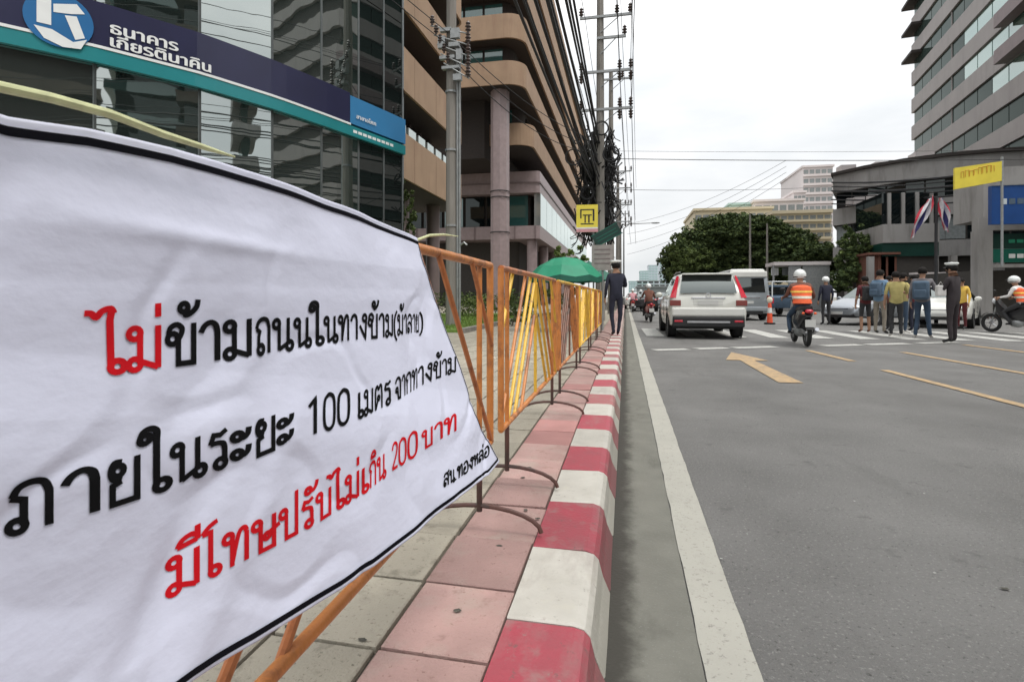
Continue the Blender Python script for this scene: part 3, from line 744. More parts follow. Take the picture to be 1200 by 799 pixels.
# plastic cord ends above the banner
def cord(pxs, r0, X0, label):
    pts = []
    for (px, py) in pxs:
        Y = X0/tan(atan((px-600)/640.0)-YAW); pts.append((X0, Y, Zat(py, X0, Y)))
    rr = [r0*(1 - .75*(i/(len(pts)-1))**6) for i in range(len(pts))]
    b = MB().tube(pts, rr, 8); b.v = [(p[0], p[1], p[2]) for p in b.v]
    return solo('plastic_cord', b, 'rope', label, 'cord', pts[0], smooth=True)
cord([(-60,92),(0,102),(60,115),(130,134),(190,157),(240,173),(275,184)], 0.0048, -.50, 'pale yellow-green plastic cord sticking out over the top edge of the banner')
cord([(470,290),(490,281),(503,276),(520,275),(537,277)], .0042, -.55, 'short pale plastic cord knotted at the banner corner on the orange rail')
# ================================================================== LEFT SIDE: bank with a rounded glass front
def wall_pts(lst, dz=0): return lst
BANK = [(-12.6,5.7),(-11.15,7.20),(-9.95,8.62),(-8.95,10.12),(-8.27,11.62),(-7.80,13.0),(-7.42,14.3),(-7.12,15.3),(-6.88,16.15)]
# pane joints were read off the photograph; the front continues to the left outside the frame
bank = thing('bank_building', 'glass-fronted bank with rounded mirror facade and a navy sign band', 'building', (-9, 12, .14))
def bl(b, t): L = t.location; b.v = [(p[0]-L.x, p[1]-L.y, p[2]-L.z) for p in b.v]; return b
def seg_box(p, q, z0, z1, th, out_=0.0):
    """upright slab between plan points p and q, its outer face 'out_' metres proud of the line"""
    P, Q = Vector(p), Vector(q); n = Vector(((Q-P).y, -(Q-P).x)).normalized()
    a, b_, c, d = P+n*out_, Q+n*out_, Q+n*(out_-th), P+n*(out_-th)
    m = MB(); m.prism([tuple(a), tuple(b_), tuple(c), tuple(d)], z0, z1); return m
BANK_L = [(-20,-1.5),(-18.2,.2),(-16.2,2.0),(-14.4,3.9)]
allp = BANK_L + BANK
zs = [(.2, 3.35), (3.38, 9.6), (9.63, 13.4), (13.43, 17.2)]
for i in range(len(allp)-1):
    p, q = allp[i], allp[i+1]; P, Q = Vector(p), Vector(q); d = (Q-P).normalized()*.018
    for (z0, z1) in zs:
        bl(seg_box(P+d, Q-d, z0, z1, .05), bank).build('glass_pane', 'front_dark' if P.x > -7.6 else 'facade_glass', bank)  # right-hand panes get the darkened copy: their dark reflection is painted in
for i, p in enumerate(allp):
    bl(MB().box(p[0]-.05, p[0]+.012, p[1]-.03, p[1]+.03, .15, 17.2), bank).build('mullion', 'mullion', bank)
b = MB(); b.prism([(p[0]-.13, p[1]+.03) for p in allp] + [(-8.6,16.10),(-24,16.1),(-24,-1.5)], .1, 17.1); bl(b, bank).build('core', 'dark_wall', bank)
b = MB(); b.prism([(p[0]+.05, p[1]-.02) for p in allp] + [(-24,16.3),(-24,-1.5)], 17.2, 18.2); bl(b, bank).build('roof', 'mullion', bank)
# end wall beyond the corner
bl(MB().box(-9.2, -6.9, 16.17, 16.3, .14, 17.1), bank).build('end_wall', 'dark_pane', bank)

# sign band following the glass
sgn = thing('bank_sign', 'long curved navy and teal bank sign with a round blue logo', 'sign', (-9, 12, 5.4))
SB = [Vector(p) for p in allp[3:]]
SBn = []
for i, p in enumerate(SB):
    t_ = (SB[min(i+1, len(SB)-1)]-SB[max(i-1, 0)]).normalized(); SBn.append(Vector((t_.y, -t_.x)))
Lacc = [0]
for p, q in zip(SB, SB[1:]): Lacc.append(Lacc[-1]+(q-p).length)
def on_sign(s_, o_):
    for i in range(len(SB)-1):
        if s_ <= Lacc[i+1] or i == len(SB)-2:
            f = (s_-Lacc[i])/(Lacc[i+1]-Lacc[i]); p = SB[i].lerp(SB[i+1], f); n = SBn[i].lerp(SBn[i+1], f); return (p.x+n.x*o_, p.y+n.y*o_)
def sband(s0, s1, z0, z1, o0, o1, m, nm):
    b = MB(); n = max(2, int((s1-s0)/.4)); vs = []; fs = []
    for k in range(n+1):
        s_ = s0+(s1-s0)*k/n
        a, c = on_sign(s_, o0), on_sign(s_, o1); vs += [(*a, z0), (*c, z0), (*c, z1), (*a, z1)]
    for k in range(n):
        for j in range(4): j2 = (j+1) % 4; fs.append((4*k+j, 4*k+j2, 4*k+4+j2, 4*k+4+j))
    fs += [(0,1,2,3), (4*n+3,4*n+2,4*n+1,4*n)]
    b.add(vs, fs); return bl(b, sgn).build(nm, m, sgn)
def s_of_px(px):
    best = min((abs(600+640*((P_[0]*CT+P_[1]*ST)/fwd(*P_))-px), s_) for s_ in [x*.02 for x in range(int(Lacc[-1]/.02)+1)] for P_ in [on_sign(s_, .12)] if fwd(*P_) > 1)
    return best[1]
sA = s_of_px(410); sE = Lacc[-1]
sband(0, sA, 5.835, 6.66, .02, .12, 'sign_navy', 'navy_band')
sband(0, sE, 5.50, 5.775, .02, .12, 'sign_teal', 'teal_band')
sband(0, sA+.02, 5.778, 5.832, .02, .135, 'sign_white', 'white_rule')
sband(sA+.01, sE, 5.834, 6.60, .02, .118, 'sign_blue', 'blue_panel')
def sign_pt(s_, z, o_=.14): a = on_sign(s_, o_); return (a[0], a[1], z)
def map_text(body, s0, s1, z0, h, m, nm, o_=.145):
    vs, fs = text_mesh(body); xs = [v[0] for v in vs]; a, c = min(xs), max(xs)
    b = MB()
    for i, (ex, ez) in enumerate(((0,0),(.014,.0),(-.014,.004),(0,.014))): b.add([sign_pt(s0+(v[0]-a)/(c-a)*(s1-s0)+ex*h*3, z0+v[1]*h+ez*h*2, o_+i*.0006) for v in vs], fs)
    return bl(b, sgn).build(nm, m, sgn)
def zon(py, px):
    P_ = on_sign(s_of_px(px), .12); return Zat(py, *P_)
map_text('ธนาคาร', s_of_px(130), s_of_px(208), zon(50, 168), .30, 'sign_white', 'lettering')
map_text('เกียรตินาคิน', s_of_px(130), s_of_px(246), zon(69.5, 186), .30, 'sign_white', 'lettering')
map_text('สาขาอโศก', s_of_px(417), s_of_px(440), 6.02, .16, 'sign_white', 'lettering')
for k in range(9):
    a = sA + .12 + k*.19; q = MB(); vs = [sign_pt(a, 5.60, .122), sign_pt(a+.15, 5.60, .122), sign_pt(a+.15, 5.68, .122), sign_pt(a, 5.68, .122)]
    q.add(vs, [(0,1,2,3)]); bl(q, sgn).build('small_print', 'sign_white', sgn)
# round logo: disc with a slanted double k
lc = s_of_px(70); zc = zon(24, 70); R_ = .50
def disc(r, o0, o1, m, nm):
    b = MB(); n = 36; b.add([sign_pt(lc+r*cos(2*pi*k/n), zc+r*sin(2*pi*k/n), o1) for k in range(n)] + [sign_pt(lc+r*cos(2*pi*k/n), zc+r*sin(2*pi*k/n), o0) for k in range(n)],
        [tuple(range(n)), tuple(range(n, 2*n))[::-1]] + [(k, (k+1)%n, n+(k+1)%n, n+k) for k in range(n)]); return bl(b, sgn).build(nm, m, sgn)
disc(R_, .02, .15, 'sign_disc', 'logo_disc')
def logo(poly):
    b = MB(); b.add([sign_pt(lc+p[0]*R_, zc+p[1]*R_, .158) for p in poly], [tuple(range(len(poly)))]); bl(b, sgn).build('logo_stroke', 'sign_white', sgn)
logo([(-.62,.72),(-.22,.86),(-.22,-.28),(-.62,-.28)])
logo([(-.16,.52),(.50,.72),(.74,.42),(.34,.30),(-.16,.22)])
logo([(.16,.20),(.50,.26),(.74,-.48),(.46,-.62)])
logo([(-.70,-.40),(-.20,-.42),(.40,-.72),(.80,-.52),(.62,-.92),(.10,-.98),(-.42,-.80)])

# ================================================================== tan banded office block behind the bank
def rslab(pts, z0, z1, m, nm, parent, R=0):
    b = MB(); b.prism(pts, z0, z1); return bl(b, parent).build(nm, m, parent)
def arc(cx, cy, r, a0, a1, n=8): return [(cx+r*cos(radians(a0+(a1-a0)*k/n)), cy+r*sin(radians(a0+(a1-a0)*k/n))) for k in range(n+1)]
X1 = -8.5
off = thing('office_building', 'tan office block with deep banded balconies right behind the glass bank', 'building', (-12, 24, .14))
outl = [(X1, 16.9)] + arc(X1-.9, 27.6, .9, 0, 90) + [(-22, 28.5), (-22, 16.9)]
ins = [(X1-1.5, 17.2), (X1-1.5, 27.0), (-21, 27.0), (-21, 17.2)]
lv = [(5.7,7.5),(9.15,10.85),(12.35,14.05),(15.6,17.3),(18.9,20.6),(22.2,23.9),(25.5,27.2)]
for i, (z0, z1) in enumerate(lv):
    rslab(outl, z0, z1, 'tan', 'balcony_band', off); rslab([(x-.10 if x > -20 else x, y-(.10 if y > 28 else 0)) for x, y in outl], z0-.03, z0-.002, 'dark_soffit', 'soffit', off)  # dark plate added below each band, its colour standing in for shade
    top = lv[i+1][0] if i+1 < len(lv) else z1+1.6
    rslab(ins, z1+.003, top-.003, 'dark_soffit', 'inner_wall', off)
    for k in range(7):
        y = 17.4+k*1.36
        bl(MB().box(X1-1.50, X1-1.42, y, y+1.26, z1+.05, top-.4), off).build('window', 'dark_pane', off)
        bl(MB().box(X1-1.46, X1-1.38, y+1.27, y+1.35, z1+.01, top-.01), off).build('window_post', 'pink_dark', off)
    for k in range(4):     # vertical joints of the cladding
        y = 18.6+k*2.6; bl(MB().box(X1-.01, X1+.004, y, y+.025, z0, z1), off).build('cladding_joint', 'tan_joint', off)
rslab([(X1-3.5, 17.2), (X1-3.5, 26.6), (-21, 26.6), (-21, 17.2)], .0, 5.69, 'dark_wall', 'ground_floor_wall', off)
for y in (18.2, 22.4, 26.4):
    bl(MB().cyl((X1-1.1, y, 2.9), .34, 5.55, seg=16), off).build('column', 'pink_dark', off, True)
bl(MB().box(X1-1.0, X1-.92, 17.2, 26.8, 7.55, 8.25), off).build('railing', 'steel_grey', off)
for k in range(8): bl(MB().box(X1-.66, X1-.30, 18+k*1.1, 18.8+k*1.1, 7.5, 8.05), off).build('window_blind', 'pale_glass', off)

# ================================================================== banded tower farther on, standing on a tall column
X2 = -8.0
tw = thing('banded_tower', 'tall tan office tower with rounded corner and stacked bands raised on a pinkish column', 'building', (-14, 60, .14))
def tower_outline(y0, xr, y1, dep=26, R=1.6): return [(xr-dep, y0)] + arc(xr-R, y0+R, R, -90, 0) + [(xr, y1), (xr-dep, y1)]
lv2 = [(14.4,16.3,47.0),(18.2,20.1,43.0),(21.95,23.9,43.0),(25.7,27.6,43.0),(29.4,31.3,43.0)]
for i, (z0, z1, y0) in enumerate(lv2):
    rslab(tower_outline(y0, X2, 118), z0, z1, 'tan', 'balcony_band', tw); rslab(tower_outline(y0+.15, X2-.15, 117.8), z0-.03, z0-.002, 'dark_soffit', 'soffit', tw)  # same dark plate under the tower bands, shade put in as colour
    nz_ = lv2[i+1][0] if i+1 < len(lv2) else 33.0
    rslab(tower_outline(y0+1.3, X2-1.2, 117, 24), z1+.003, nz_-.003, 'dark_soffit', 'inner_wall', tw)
    for k in range(7):
        x = X2-1.6-.2-1.7*(k+1); bl(MB().box(x, x+1.5, y0+1.18, y0+1.29, z1+.02, nz_-.35), tw).build('window', 'teal_glass', tw)
    for k in range(14):
        y = y0+3.4+k*4.9; bl(MB().box(X2-1.29, X2-1.1, y, y+4.4, z1+.02, nz_-.5), tw).build('window', 'dark_pane', tw)
rslab(tower_outline(42.8, X2+.1, 118), 33.0, 34.6, 'tan', 'roof_parapet', tw)
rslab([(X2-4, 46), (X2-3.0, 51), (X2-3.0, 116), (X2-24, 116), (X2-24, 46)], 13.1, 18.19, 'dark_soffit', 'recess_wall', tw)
# lower storeys in pink stone with a glass side
rslab(tower_outline(51.4, X2, 116, 24, .4), 11.0, 13.05, 'pink_stone', 'podium_band', tw)
rslab(tower_outline(51.3, X2+.08, 116, 24, .4), 11.9, 12.05, 'pink_dark', 'podium_groove', tw)
rslab(tower_outline(52.6, X2-1.1, 115, 22, .3), 7.9, 10.99, 'dark_soffit', 'podium_wall', tw)
rslab(tower_outline(51.4, X2, 116, 24, .4), 6.6, 7.85, 'pink_stone', 'podium_band', tw)
rslab(tower_outline(54.0, X2-2.5, 114, 20, .3), .0, 6.59, 'dark_wall', 'ground_floor_wall', tw)
for k in range(15):
    y = 51.9+k*4.2; bl(MB().box(X2-.6, X2+.02, y, y+4.05, 7.853, 10.997), tw).build('side_glazing', 'pale_glass', tw)
for k in range(9):
    x = X2-1.2-2.2*k-2.0; bl(MB().box(x, x+1.9, 52.4, 52.58, 8.0, 10.9), tw).build('window', 'teal_glass' if k % 3 == 0 else 'dark_pane', tw)
for y in (52.4, 60, 68, 76): bl(MB().cyl((X2-.9, y, 3.35), .5, 6.4, seg=14), tw).build('column', 'pink_stone', tw, True)
cxx = Xat(586, 44.5); prof = MB(); n8 = []
for k in range(16): n8.append((cxx+(.78 if k % 2 == 0 else .70)*cos(2*pi*k/16+.2), 44.5+(.78 if k % 2 == 0 else .70)*sin(2*pi*k/16+.2)))
prof.prism(n8, .1, 18.19); bl(prof, tw).build('tall_column', 'pink_stone', tw)
for z in (6.4, 9.3, 9.8): b = MB(); b.lathe([(.80,z-.04),(.83,z-.04),(.83,z+.04),(.80,z+.04)], (cxx, 44.5, 0), 'z', 16); bl(b, tw).build('column_band', 'cable', tw)
for k in range(12):
    x = X2-.4-2.0*k; bl(MB().box(x-.05, x+.05, 51.32, 51.42, 6.6, 7.85), tw).build('cladding_joint', 'pink_dark', tw)

# ================================================================== planting on the left
def leaves(b, c, r, n, size, flatn=.4, dens=1.0):
    for _ in range(n):
        while True:
            p = Vector((random.uniform(-1,1), random.uniform(-1,1), random.uniform(-1,1)))
            if p.length < 1: break
        p = p.normalized()*(p.length**.45)
        q = Vector((c[0]+p.x*r[0], c[1]+p.y*r[1], c[2]+p.z*r[2])); s_ = size*random.uniform(.55, 1.35)
        a = Vector((random.uniform(-1,1), random.uniform(-1,1), random.uniform(-.7,.7))).normalized(); d = a.cross(Vector((random.uniform(-1,1), random.uniform(-1,1), random.uniform(-1,1)))).normalized()
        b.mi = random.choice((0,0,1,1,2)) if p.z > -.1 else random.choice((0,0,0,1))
        b.add([q-a*s_, q-d*s_*.5, q+a*s_, q+d*s_*.5], [(0,1,2,3)])
def limb(p, q, r0, r1, b, n=5, wob=.08):
    p, q = Vector(p), Vector(q); L = (q-p).length; pts = []; rr = []
    for k in range(n+1):
        f = k/n; o_ = Vector((random.uniform(-1,1), random.uniform(-1,1), random.uniform(-.4,.4)))*wob*L*(sin(pi*f)); pts.append(p.lerp(q, f)+o_); rr.append(r0+(r1-r0)*f)
    b.tube(pts, rr, 7); return pts[-1]
def tree(name, label, cat, loc, trunk_h, blobs, size, per, ms, group=None, tr=.25):
    t = thing(name, label, cat, loc, 0, group); b = MB(); top = limb((0,0,0), (.1,0,trunk_h), tr, tr*.6, b)
    for (c, r) in blobs: limb(top, (c[0], c[1], c[2]-r[2]*.2), tr*.45, tr*.10, b)
    b.build('trunk', 'bark', t, True)
    f = MB()
    for (c, r) in blobs:
        n = int(per*1.5*r[0]*r[1]*r[2]**.5)
        for _ in range(max(6, int(n/42))):
            a = Vector((random.gauss(0,.66), random.gauss(0,.66), random.gauss(.0,.60)))
            if a.length > 1.22: a = a.normalized()*random.uniform(.85, 1.3)
            if random.random() < .10: a = a.normalized()*random.uniform(1.05, 1.42)
            cc = (c[0]+a.x*r[0], c[1]+a.y*r[1], c[2]+a.z*r[2]); q = random.uniform(.07, .19)
            leaves(f, cc, (r[0]*q*1.3, r[1]*q*1.3, r[2]*q*.9), 42, size*.85)
    f.build('crown', ms, t); return t
# lawn and hedge seen through the barriers
sheet('lawn', MB().box(-9.0, -4.05, 13.2, 27.5, .10, .21), 'grass')
kb = MB().box(-4.05, -3.9, 13.0, 27.5, .12, .26); solo('lawn_edging', kb, 'concrete_pole', 'low concrete edging along the lawn behind the barriers', 'kerbstone', (-4, 20, .12))
b = MB()
for _ in range(9000):
    x, y = random.uniform(-8.9,-4.1), random.uniform(13.3, 24); h = random.uniform(.03,.09); a = random.uniform(0, pi); q = .012
    b.mi = random.choice((0,0,1)); b.add([(x-q*cos(a), y-q*sin(a), .21), (x+q*cos(a), y+q*sin(a), .21), (x+random.uniform(-.03,.03), y+random.uniform(-.03,.03), .21+h)], [(0,1,2)])
b = b.build('grass_blades', ['grass','leaf_pale']); tag(b, 'short bright green grass on the lawn behind the barriers', 'grass', kind='stuff')
def hedge(label, x0, x1, y, h, ms):
    t = thing('hedge', label, 'hedge', ((x0+x1)/2, y, .2)); f = MB()
    for k in range(int((x1-x0)/.28)):
        leaves(f, (x0-(x0+x1)/2+k*.28+.14, 0, h*.52), (.36, .42, h*.52), 130, .06)
    f.build('foliage', ms, t); b = MB()
    for k in range(int((x1-x0)/.5)): limb((x0-(x0+x1)/2+k*.5+.2,0,0), (x0-(x0+x1)/2+k*.5+.25,0,h*.6), .02, .01, b)
    b.build('stem', 'bark', t)
hedge('clipped dark green hedge at the back of the lawn', -8.9, -3.9, 24.6, 1.05, ['leaf_deep','leaf_dark','leaf_mid'])
hedge('looser yellow-green shrubs on the lawn in front of the clipped hedge', -7.0, -5.6, 22.4, .85, ['leaf_mid','leaf_pale','leaf_dark'])
t_ = Xat(479, 17.5)
tree('shrub', 'narrow leafy shrub climbing the corner between the glass bank and the tan block', 'plant', (t_, 17.2, .14), 1.6, [((0,0,2.2),(.30,.3,.9)),((.05,0,3.4),(.28,.3,.9)),((0,0,4.3),(.22,.25,.6))], .07, 9000, ['leaf_dark','leaf_deep','leaf_mid'], None, .05)
for (px, Y, h) in ((600, 16.5, .9), (615, 17.5, 1.1), (640, 19, 1.3), (655, 21, 1.6)):
    x = Xat(px, Y)
    tree('shrub', {600:'low bushy shrub seen through the bars left of the green umbrella',615:'small round shrub just left of the green umbrella',640:'leafy shrub behind the green umbrella, under the pink podium',655:'taller shrub behind the green umbrella beside the pole'}[px], 'plant', (x, Y, .14), h*.35, [((0,0,h*.6),(.5,.5,h*.42))], .07, 2600, ['leaf_dark','leaf_deep','leaf_mid'], None, .03)
# street tree behind the signs
tree('street_tree', 'small bright green street tree half hidden behind the street signs', 'tree', (-1.75, 17.6, .14), 1.5, [((0,0,2.1),(.42,.4,.5)),((.4,.2,1.75),(.4,.4,.4)),((.1,0,1.5),(.4,.35,.45))], .07, 5200, ['leaf_mid','leaf_pale','leaf_dark'], None, .06)

# ================================================================== utility poles and overhead cables
def tapered_pole(t, h, r0, r1, m='concrete_pole'):
    MB().tube([(0,0,0),(0,0,h)], [r0, r1], 10).build('pole', m, t)
def insulator(t, x, y, z, up=1, s=1.0):
    b = MB(); b.lathe([(0,0),(.035*s,0),(.03*s,.05*s*up),(.075*s,.07*s*up),(.03*s,.12*s*up),(.075*s,.15*s*up),(.03*s,.2*s*up),(.06*s,.23*s*up),(0,.3*s*up)], (x,y,z), 'z', 8, close=False)
    b.build('insulator', 'insulator', t)
def cross_pole(label, loc, h, arms, hang=True, group='utility poles along the kerb'):
    t = thing('utility_pole', label, 'utility pole', loc, 0, group); tapered_pole(t, h, .19, .11)
    for (z, x0, x1, ins, dn) in arms:
        MB().box(x0, x1, -.17, -.09, z-.045, z+.045).build('crossarm', 'steel_grey', t)
        MB().tube([(0,-.13,z-.6),((x1 if abs(x1) > abs(x0) else x0)*.6,-.13,z-.05)], .018, 6).build('brace', 'steel_grey', t)
        for x in ins:
            insulator(t, x, -.13, z+.04, 1, 1.3)
            if dn: insulator(t, x, -.13, z-.04, -1, 1.3)
    return t
P2 = (-.93, 20.8, .12); hgt = lambda py, X=-.93, Y=20.8: Zat(py, X, Y)-.12
cross_pole('nearest tall concrete utility pole at the kerb with four wide crossarms', P2, 16.5,
   [(hgt(22), -.75, 1.15, (-.7, .62, 1.1), False), (hgt(47), -.1, .95, (.9,), False), (hgt(86), -.75, 1.15, (-.7, .72, 1.12), True), (hgt(130), -.75, 1.2, (-.7, .72, 1.12), True)])
for i, (Y, top, lb) in enumerate(((29.5, 86, 'second utility pole along the kerb, shorter and darker behind the nearest one'), (45, 196, 'utility pole farther down the kerb whose stacked crossarms show against the sky'), (70, 235, 'most distant utility pole of the row along the kerb'))):
    x = Xat((716, 724, 727)[i], Y)
    hh = Zat(top, x, Y)
    arms = [(hh-.5-k*1.35, -.7, 1.1, (-.6,.6,1.05), k % 2 == 1) for k in range(4 if i == 1 else 3)]
    cross_pole(lb, (x, Y, .12), hh, arms if i else arms[:1])
# near pole by the bank with conduits and clutter
P1 = (Xat(529, 15.3), 15.3, .12)
t = thing('utility_pole', 'grey concrete pole with conduits and a clutter of brackets before the tan block', 'utility pole', P1); tapered_pole(t, 13.5, .17, .13)
for dx in (.2, .27): MB().tube([(dx,-.05,.0),(dx,-.05,8.2)], .035, 8).build('conduit', 'steel_grey', t)
z0 = Zat(66, *P1[:2])
for k, (dx, dz, w_, h_) in enumerate(((-.10,.55,.34,.10),(.18,.42,.26,.28),(-.22,.20,.22,.34),(.15,.10,.30,.12),(-.05,-.25,.46,.09),(.30,-.20,.16,.30),(.05,-.55,.52,.08),(.25,-.85,.24,.18))):
    MB().obox((dx,-.2,z0+dz), (w_,.14,h_)).build('bracket', 'steel_grey', t)
for k in range(5):
    MB().tube([(-.55+.1*k,-.25,z0+.7-.28*k),(.62,-.25,z0+.35-.32*k)], .02, 6).build('crossarm', 'steel_grey', t)
    insulator(t, -.5+.12*k, -.25, z0+.72-.28*k); insulator(t, .58, -.25, z0+.38-.32*k, 1, 1.2)
for z in (3.0, 5.2, 6.9): MB().lathe([(.165,-.03),(.185,-.03),(.185,.03),(.165,.03)], (0,0,z), 'z', 12).build('strap', 'steel_grey', t)
MB().tube([(.15,0,2.35),(.42,-.1,2.5),(.5,-.1,2.42)], .03, 7).build('lamp_bracket', 'steel_grey', t)

def cable(p, q, sag, r, label, name='overhead_cable', group=None, seg=16, m='cable', wob=0):
    p, q = Vector(p), Vector(q); pts = []
    for k in range(seg+1):
        f = k/seg; a = p.lerp(q, f); a.z -= sag*4*f*(1-f); a += Vector((random.uniform(-wob,wob), 0, random.uniform(-wob,wob)))*(0 < k < seg); pts.append(a)
    mb = MB().tube(pts, r, 5); return solo(name, mb, m, label, 'cable', tuple(p), group, True)
# high-voltage lines from arm to arm, running back over the camera's left
def arm_pt(px, py, Y): x = Xat(px, Y); return (x, Y, Zat(py, x, Y))
A = [arm_pt(686, 24, 20.7), arm_pt(728, 18, 20.7), arm_pt(741, 14, 20.7), arm_pt(686, 86, 20.7), arm_pt(726, 82, 20.7), arm_pt(739, 80, 20.7), arm_pt(687, 128, 20.7), arm_pt(728, 126, 20.7), arm_pt(740, 124, 20.7)]
for i, a in enumerate(A):
    for (q, sg_) in (((a[0]-.1, -18, a[2]+.3), .9), ((Xat(728, 45)+(a[0]+.93), 45, a[2]-1.8-(i//3)*.5), .7)):
        cable(a, q, sg_, .011, 'thin high line strung from the crossarms of the kerb poles', group='high lines on the kerb poles', seg=18)
# low black communication cables: a heavy bundle on the pavement side
for i in range(15):
    h0 = random.uniform(5.2, 7.6); dx = random.uniform(-.42, -.02)
    cable((-.93+dx, 20.6, h0), (-1.05+dx*1.3, -14, h0+random.uniform(-.2,1.4)), random.uniform(.3,.9), random.uniform(.014,.030), 'black low cable in the bundle on the pavement side of the poles', group='black cable bundle', seg=16)
    cable((-.93+dx, 20.6, h0), (Xat(712, 45)+dx, 45, h0-random.uniform(0,.6)), random.uniform(.3,1.0), random.uniform(.03,.055), 'black cable in the dense bundle beyond the nearest kerb pole', group='black cables beyond the pole', seg=14)
    if i < 8: cable((Xat(712, 45)+dx, 45, h0-.3), (Xat(720, 90)+dx, 90, h0), .8, .06, 'black cable strung between the far poles', group='far black cables', seg=10)
# cables from the bank-side pole
for k in range(3):
    cable((P1[0]+.05, P1[1]-.2, z0+.5-.3*k), (-1.3, 20.4, 6.9-.25*k), .35+.1*k, .013, 'thin cable from the bracket-covered pole across to the kerb pole', group='cables from the bank-side pole', seg=14)
    if k < 2: cable((P1[0]-.05, P1[1]-.2, z0+.6-.35*k), (P1[0]-3.6, -8, z0+.6-.1*k), .5, .012, 'thin cable running from the bracket-covered pole towards the viewer', group='cables in front of the bank', seg=14)
# hanging coils, splice boxes and a tangle on the nearest kerb pole
for i, (px, py, Y, wd, hh) in enumerate(((697,175,21.2,.30,.55),(703,196,21.3,.40,.45),(693,208,21.8,.26,.40),(709,222,21.3,.42,.5),(700,232,21.2,.34,.4),(712,248,21.4,.3,.45))):
    x = Xat(px, Y); z = Zat(py, x, Y); b = MB(); b.obox((x,Y,z), (wd,.28,hh)); b.cyl((x-.1,Y-.16,z), .06, hh*1.1, seg=8)
    lb = ('topmost','second highest','third','fourth','fifth','lowest')[i]
    solo('splice_box', b, 'cable', f'dark cable splice box on the kerb pole, {lb} of the stack', 'splice box', (x,Y,z-hh/2), 'splice boxes on the kerb pole')
for i, (px, py, r) in enumerate(((672,184,.28),(688,226,.24),(716,180,.3),(705,150,.25))):
    Y = 20.4; x = Xat(px, Y); z = Zat(py, x, Y); b = MB()
    for k in range(5):
        q = r*random.uniform(.85,1.1); c = random.uniform(-.05,.05)
        b.tube([(x+q*cos(2*pi*j/20), Y+c+.02*k, z+q*sin(2*pi*j/20)) for j in range(21)], .014, 5, False)
    solo('cable_coil', b, 'cable', ('loop of spare black cable hanging left of the kerb pole above the yellow sign','small cable loop low by the yellow sign','cable loop right against the kerb pole at crossing-wire height','cable loop high on the kerb pole')[i], 'cable coil', (x,Y,z-r), 'spare cable loops')
# loose tangle of drop wires round the pole
b = MB()
for k in range(900):
    z = random.uniform(3.6, 7.4); a = Vector((P2[0]+random.uniform(-.8,.42), 20.9+random.uniform(-.4,4.0), z)); q = a + Vector((random.uniform(-.5,.5), random.uniform(-.5,1.4), random.uniform(-.9,.5)))
    mid = (a+q)/2 - Vector((0,0,random.uniform(.1,.4))); b.tube([a, mid, q], random.uniform(.014,.036), 4, False)
b = b.build('cable_tangle', 'cable'); tag(b, 'dense tangle of black drop wires around the nearest kerb pole', 'cable tangle', kind='stuff')
# lines that cross the street
for i, (y1_, y2_, lb) in enumerate(((186, 184, 'long thin line crossing the whole street from the kerb pole'), (177, 172, 'faint thin line crossing the street just above the long one'))):
    xa = -.8; a = (xa, 20.8, Zat(y1_, xa, 20.8)); xb = 19.0; Yb = 24
    cable(a, (xb, Yb, Zat(y2_, xb, Yb)), .10, (.014, .006)[i], lb, seg=24)
for i, (pa, pb) in enumerate(((222, 207),)):
    cable((-.8, 20.9, Zat(pa, -.8, 20.9)), (21, 44, Zat(pb, 21, 44)), .35, .009, ('thin line from the kerb pole to the middle of the curved grey building','lowest thin line from the kerb pole across to the curved grey building')[i], seg=24)
for i in range(6):
    y0 = (172, 178, 186, 192, 200, 214)[i]; a = (20.5, 25, Zat(y0-8, 20.5, 25)); Yb = 52; xb = Xat(975, Yb); cable(a, (xb, Yb, Zat(214+i*5, xb, Yb)), .5, (.07,.045,.08,.04,.06,.05)[i], 'dark cable sagging along the front of the grey building on the right', group='cables along the right-hand building', seg=16)
for i in range(4):
    a = (16.0, 60, Zat(188+7*i, 16.0, 60)); cable(a, (Xat(735, 80), 80, Zat(262+12*i, 2, 80)), 1.0, .018, 'very thin far line across the street', group='far crossing lines', seg=14)

# street lamp far away, reaching over the road
t = thing('street_lamp', 'slender street lamp reaching over the road in the distance', 'street lamp', (Xat(731, 62), 62, .12))
hz = Zat(263, 0, 62)
MB().tube([(0,0,0),(0,0,hz-.6),(.6,0,hz-.1),(3.0,0,hz-.05)], [.1,.07,.05,.04], 8).build('post', 'steel_grey', t, True)
MB().ball((3.4,0,hz-.05), (.5,.16,.09)).build('lamp_head', 'steel_grey', t, True)

# ================================================================== street signs by the pole
def face_frame(t, w_, h_, m, rim, th=.03, z=0):
    MB().box(-w_/2, w_/2, 0, th, z-h_/2, z+h_/2).build('panel', m, t)
    if rim:
        for (a, c, d, e) in ((-w_/2-.02, w_/2+.02, h_/2, h_/2+.02), (-w_/2-.02, w_/2+.02, -h_/2-.02, -h_/2)): MB().box(a, c, -.004, th+.004, z+d, z+e).build('rim', rim, t)
def sign_at(name, label, px, py, Y, wpx, hpx, m, rim, rz=0.0):
    x = Xat(px, Y); f = fwd(x, Y); w_, h_ = wpx/640*f, hpx/640*f; z = Zat(py, x, Y)
    t = thing(name, label, 'sign', (x, Y, z), rz); face_frame(t, w_, h_, m, rim); return t, w_, h_
t, w_, h_ = sign_at('warning_sign', 'yellow square sign with dark drawing and a red foot, left of the kerb pole', 688, 256, 15.2, 25, 32, 'yellow_sign', None, YAW*.3)
MB().box(-w_*.5, w_*.5, -.004, -.001, -h_*.5, -h_*.38).build('red_band', 'far_red', t)
MB().box(-w_*.5, w_*.5, -.004, -.001, -h_*.38, -h_*.33).build('white_band', 'sign_white', t)
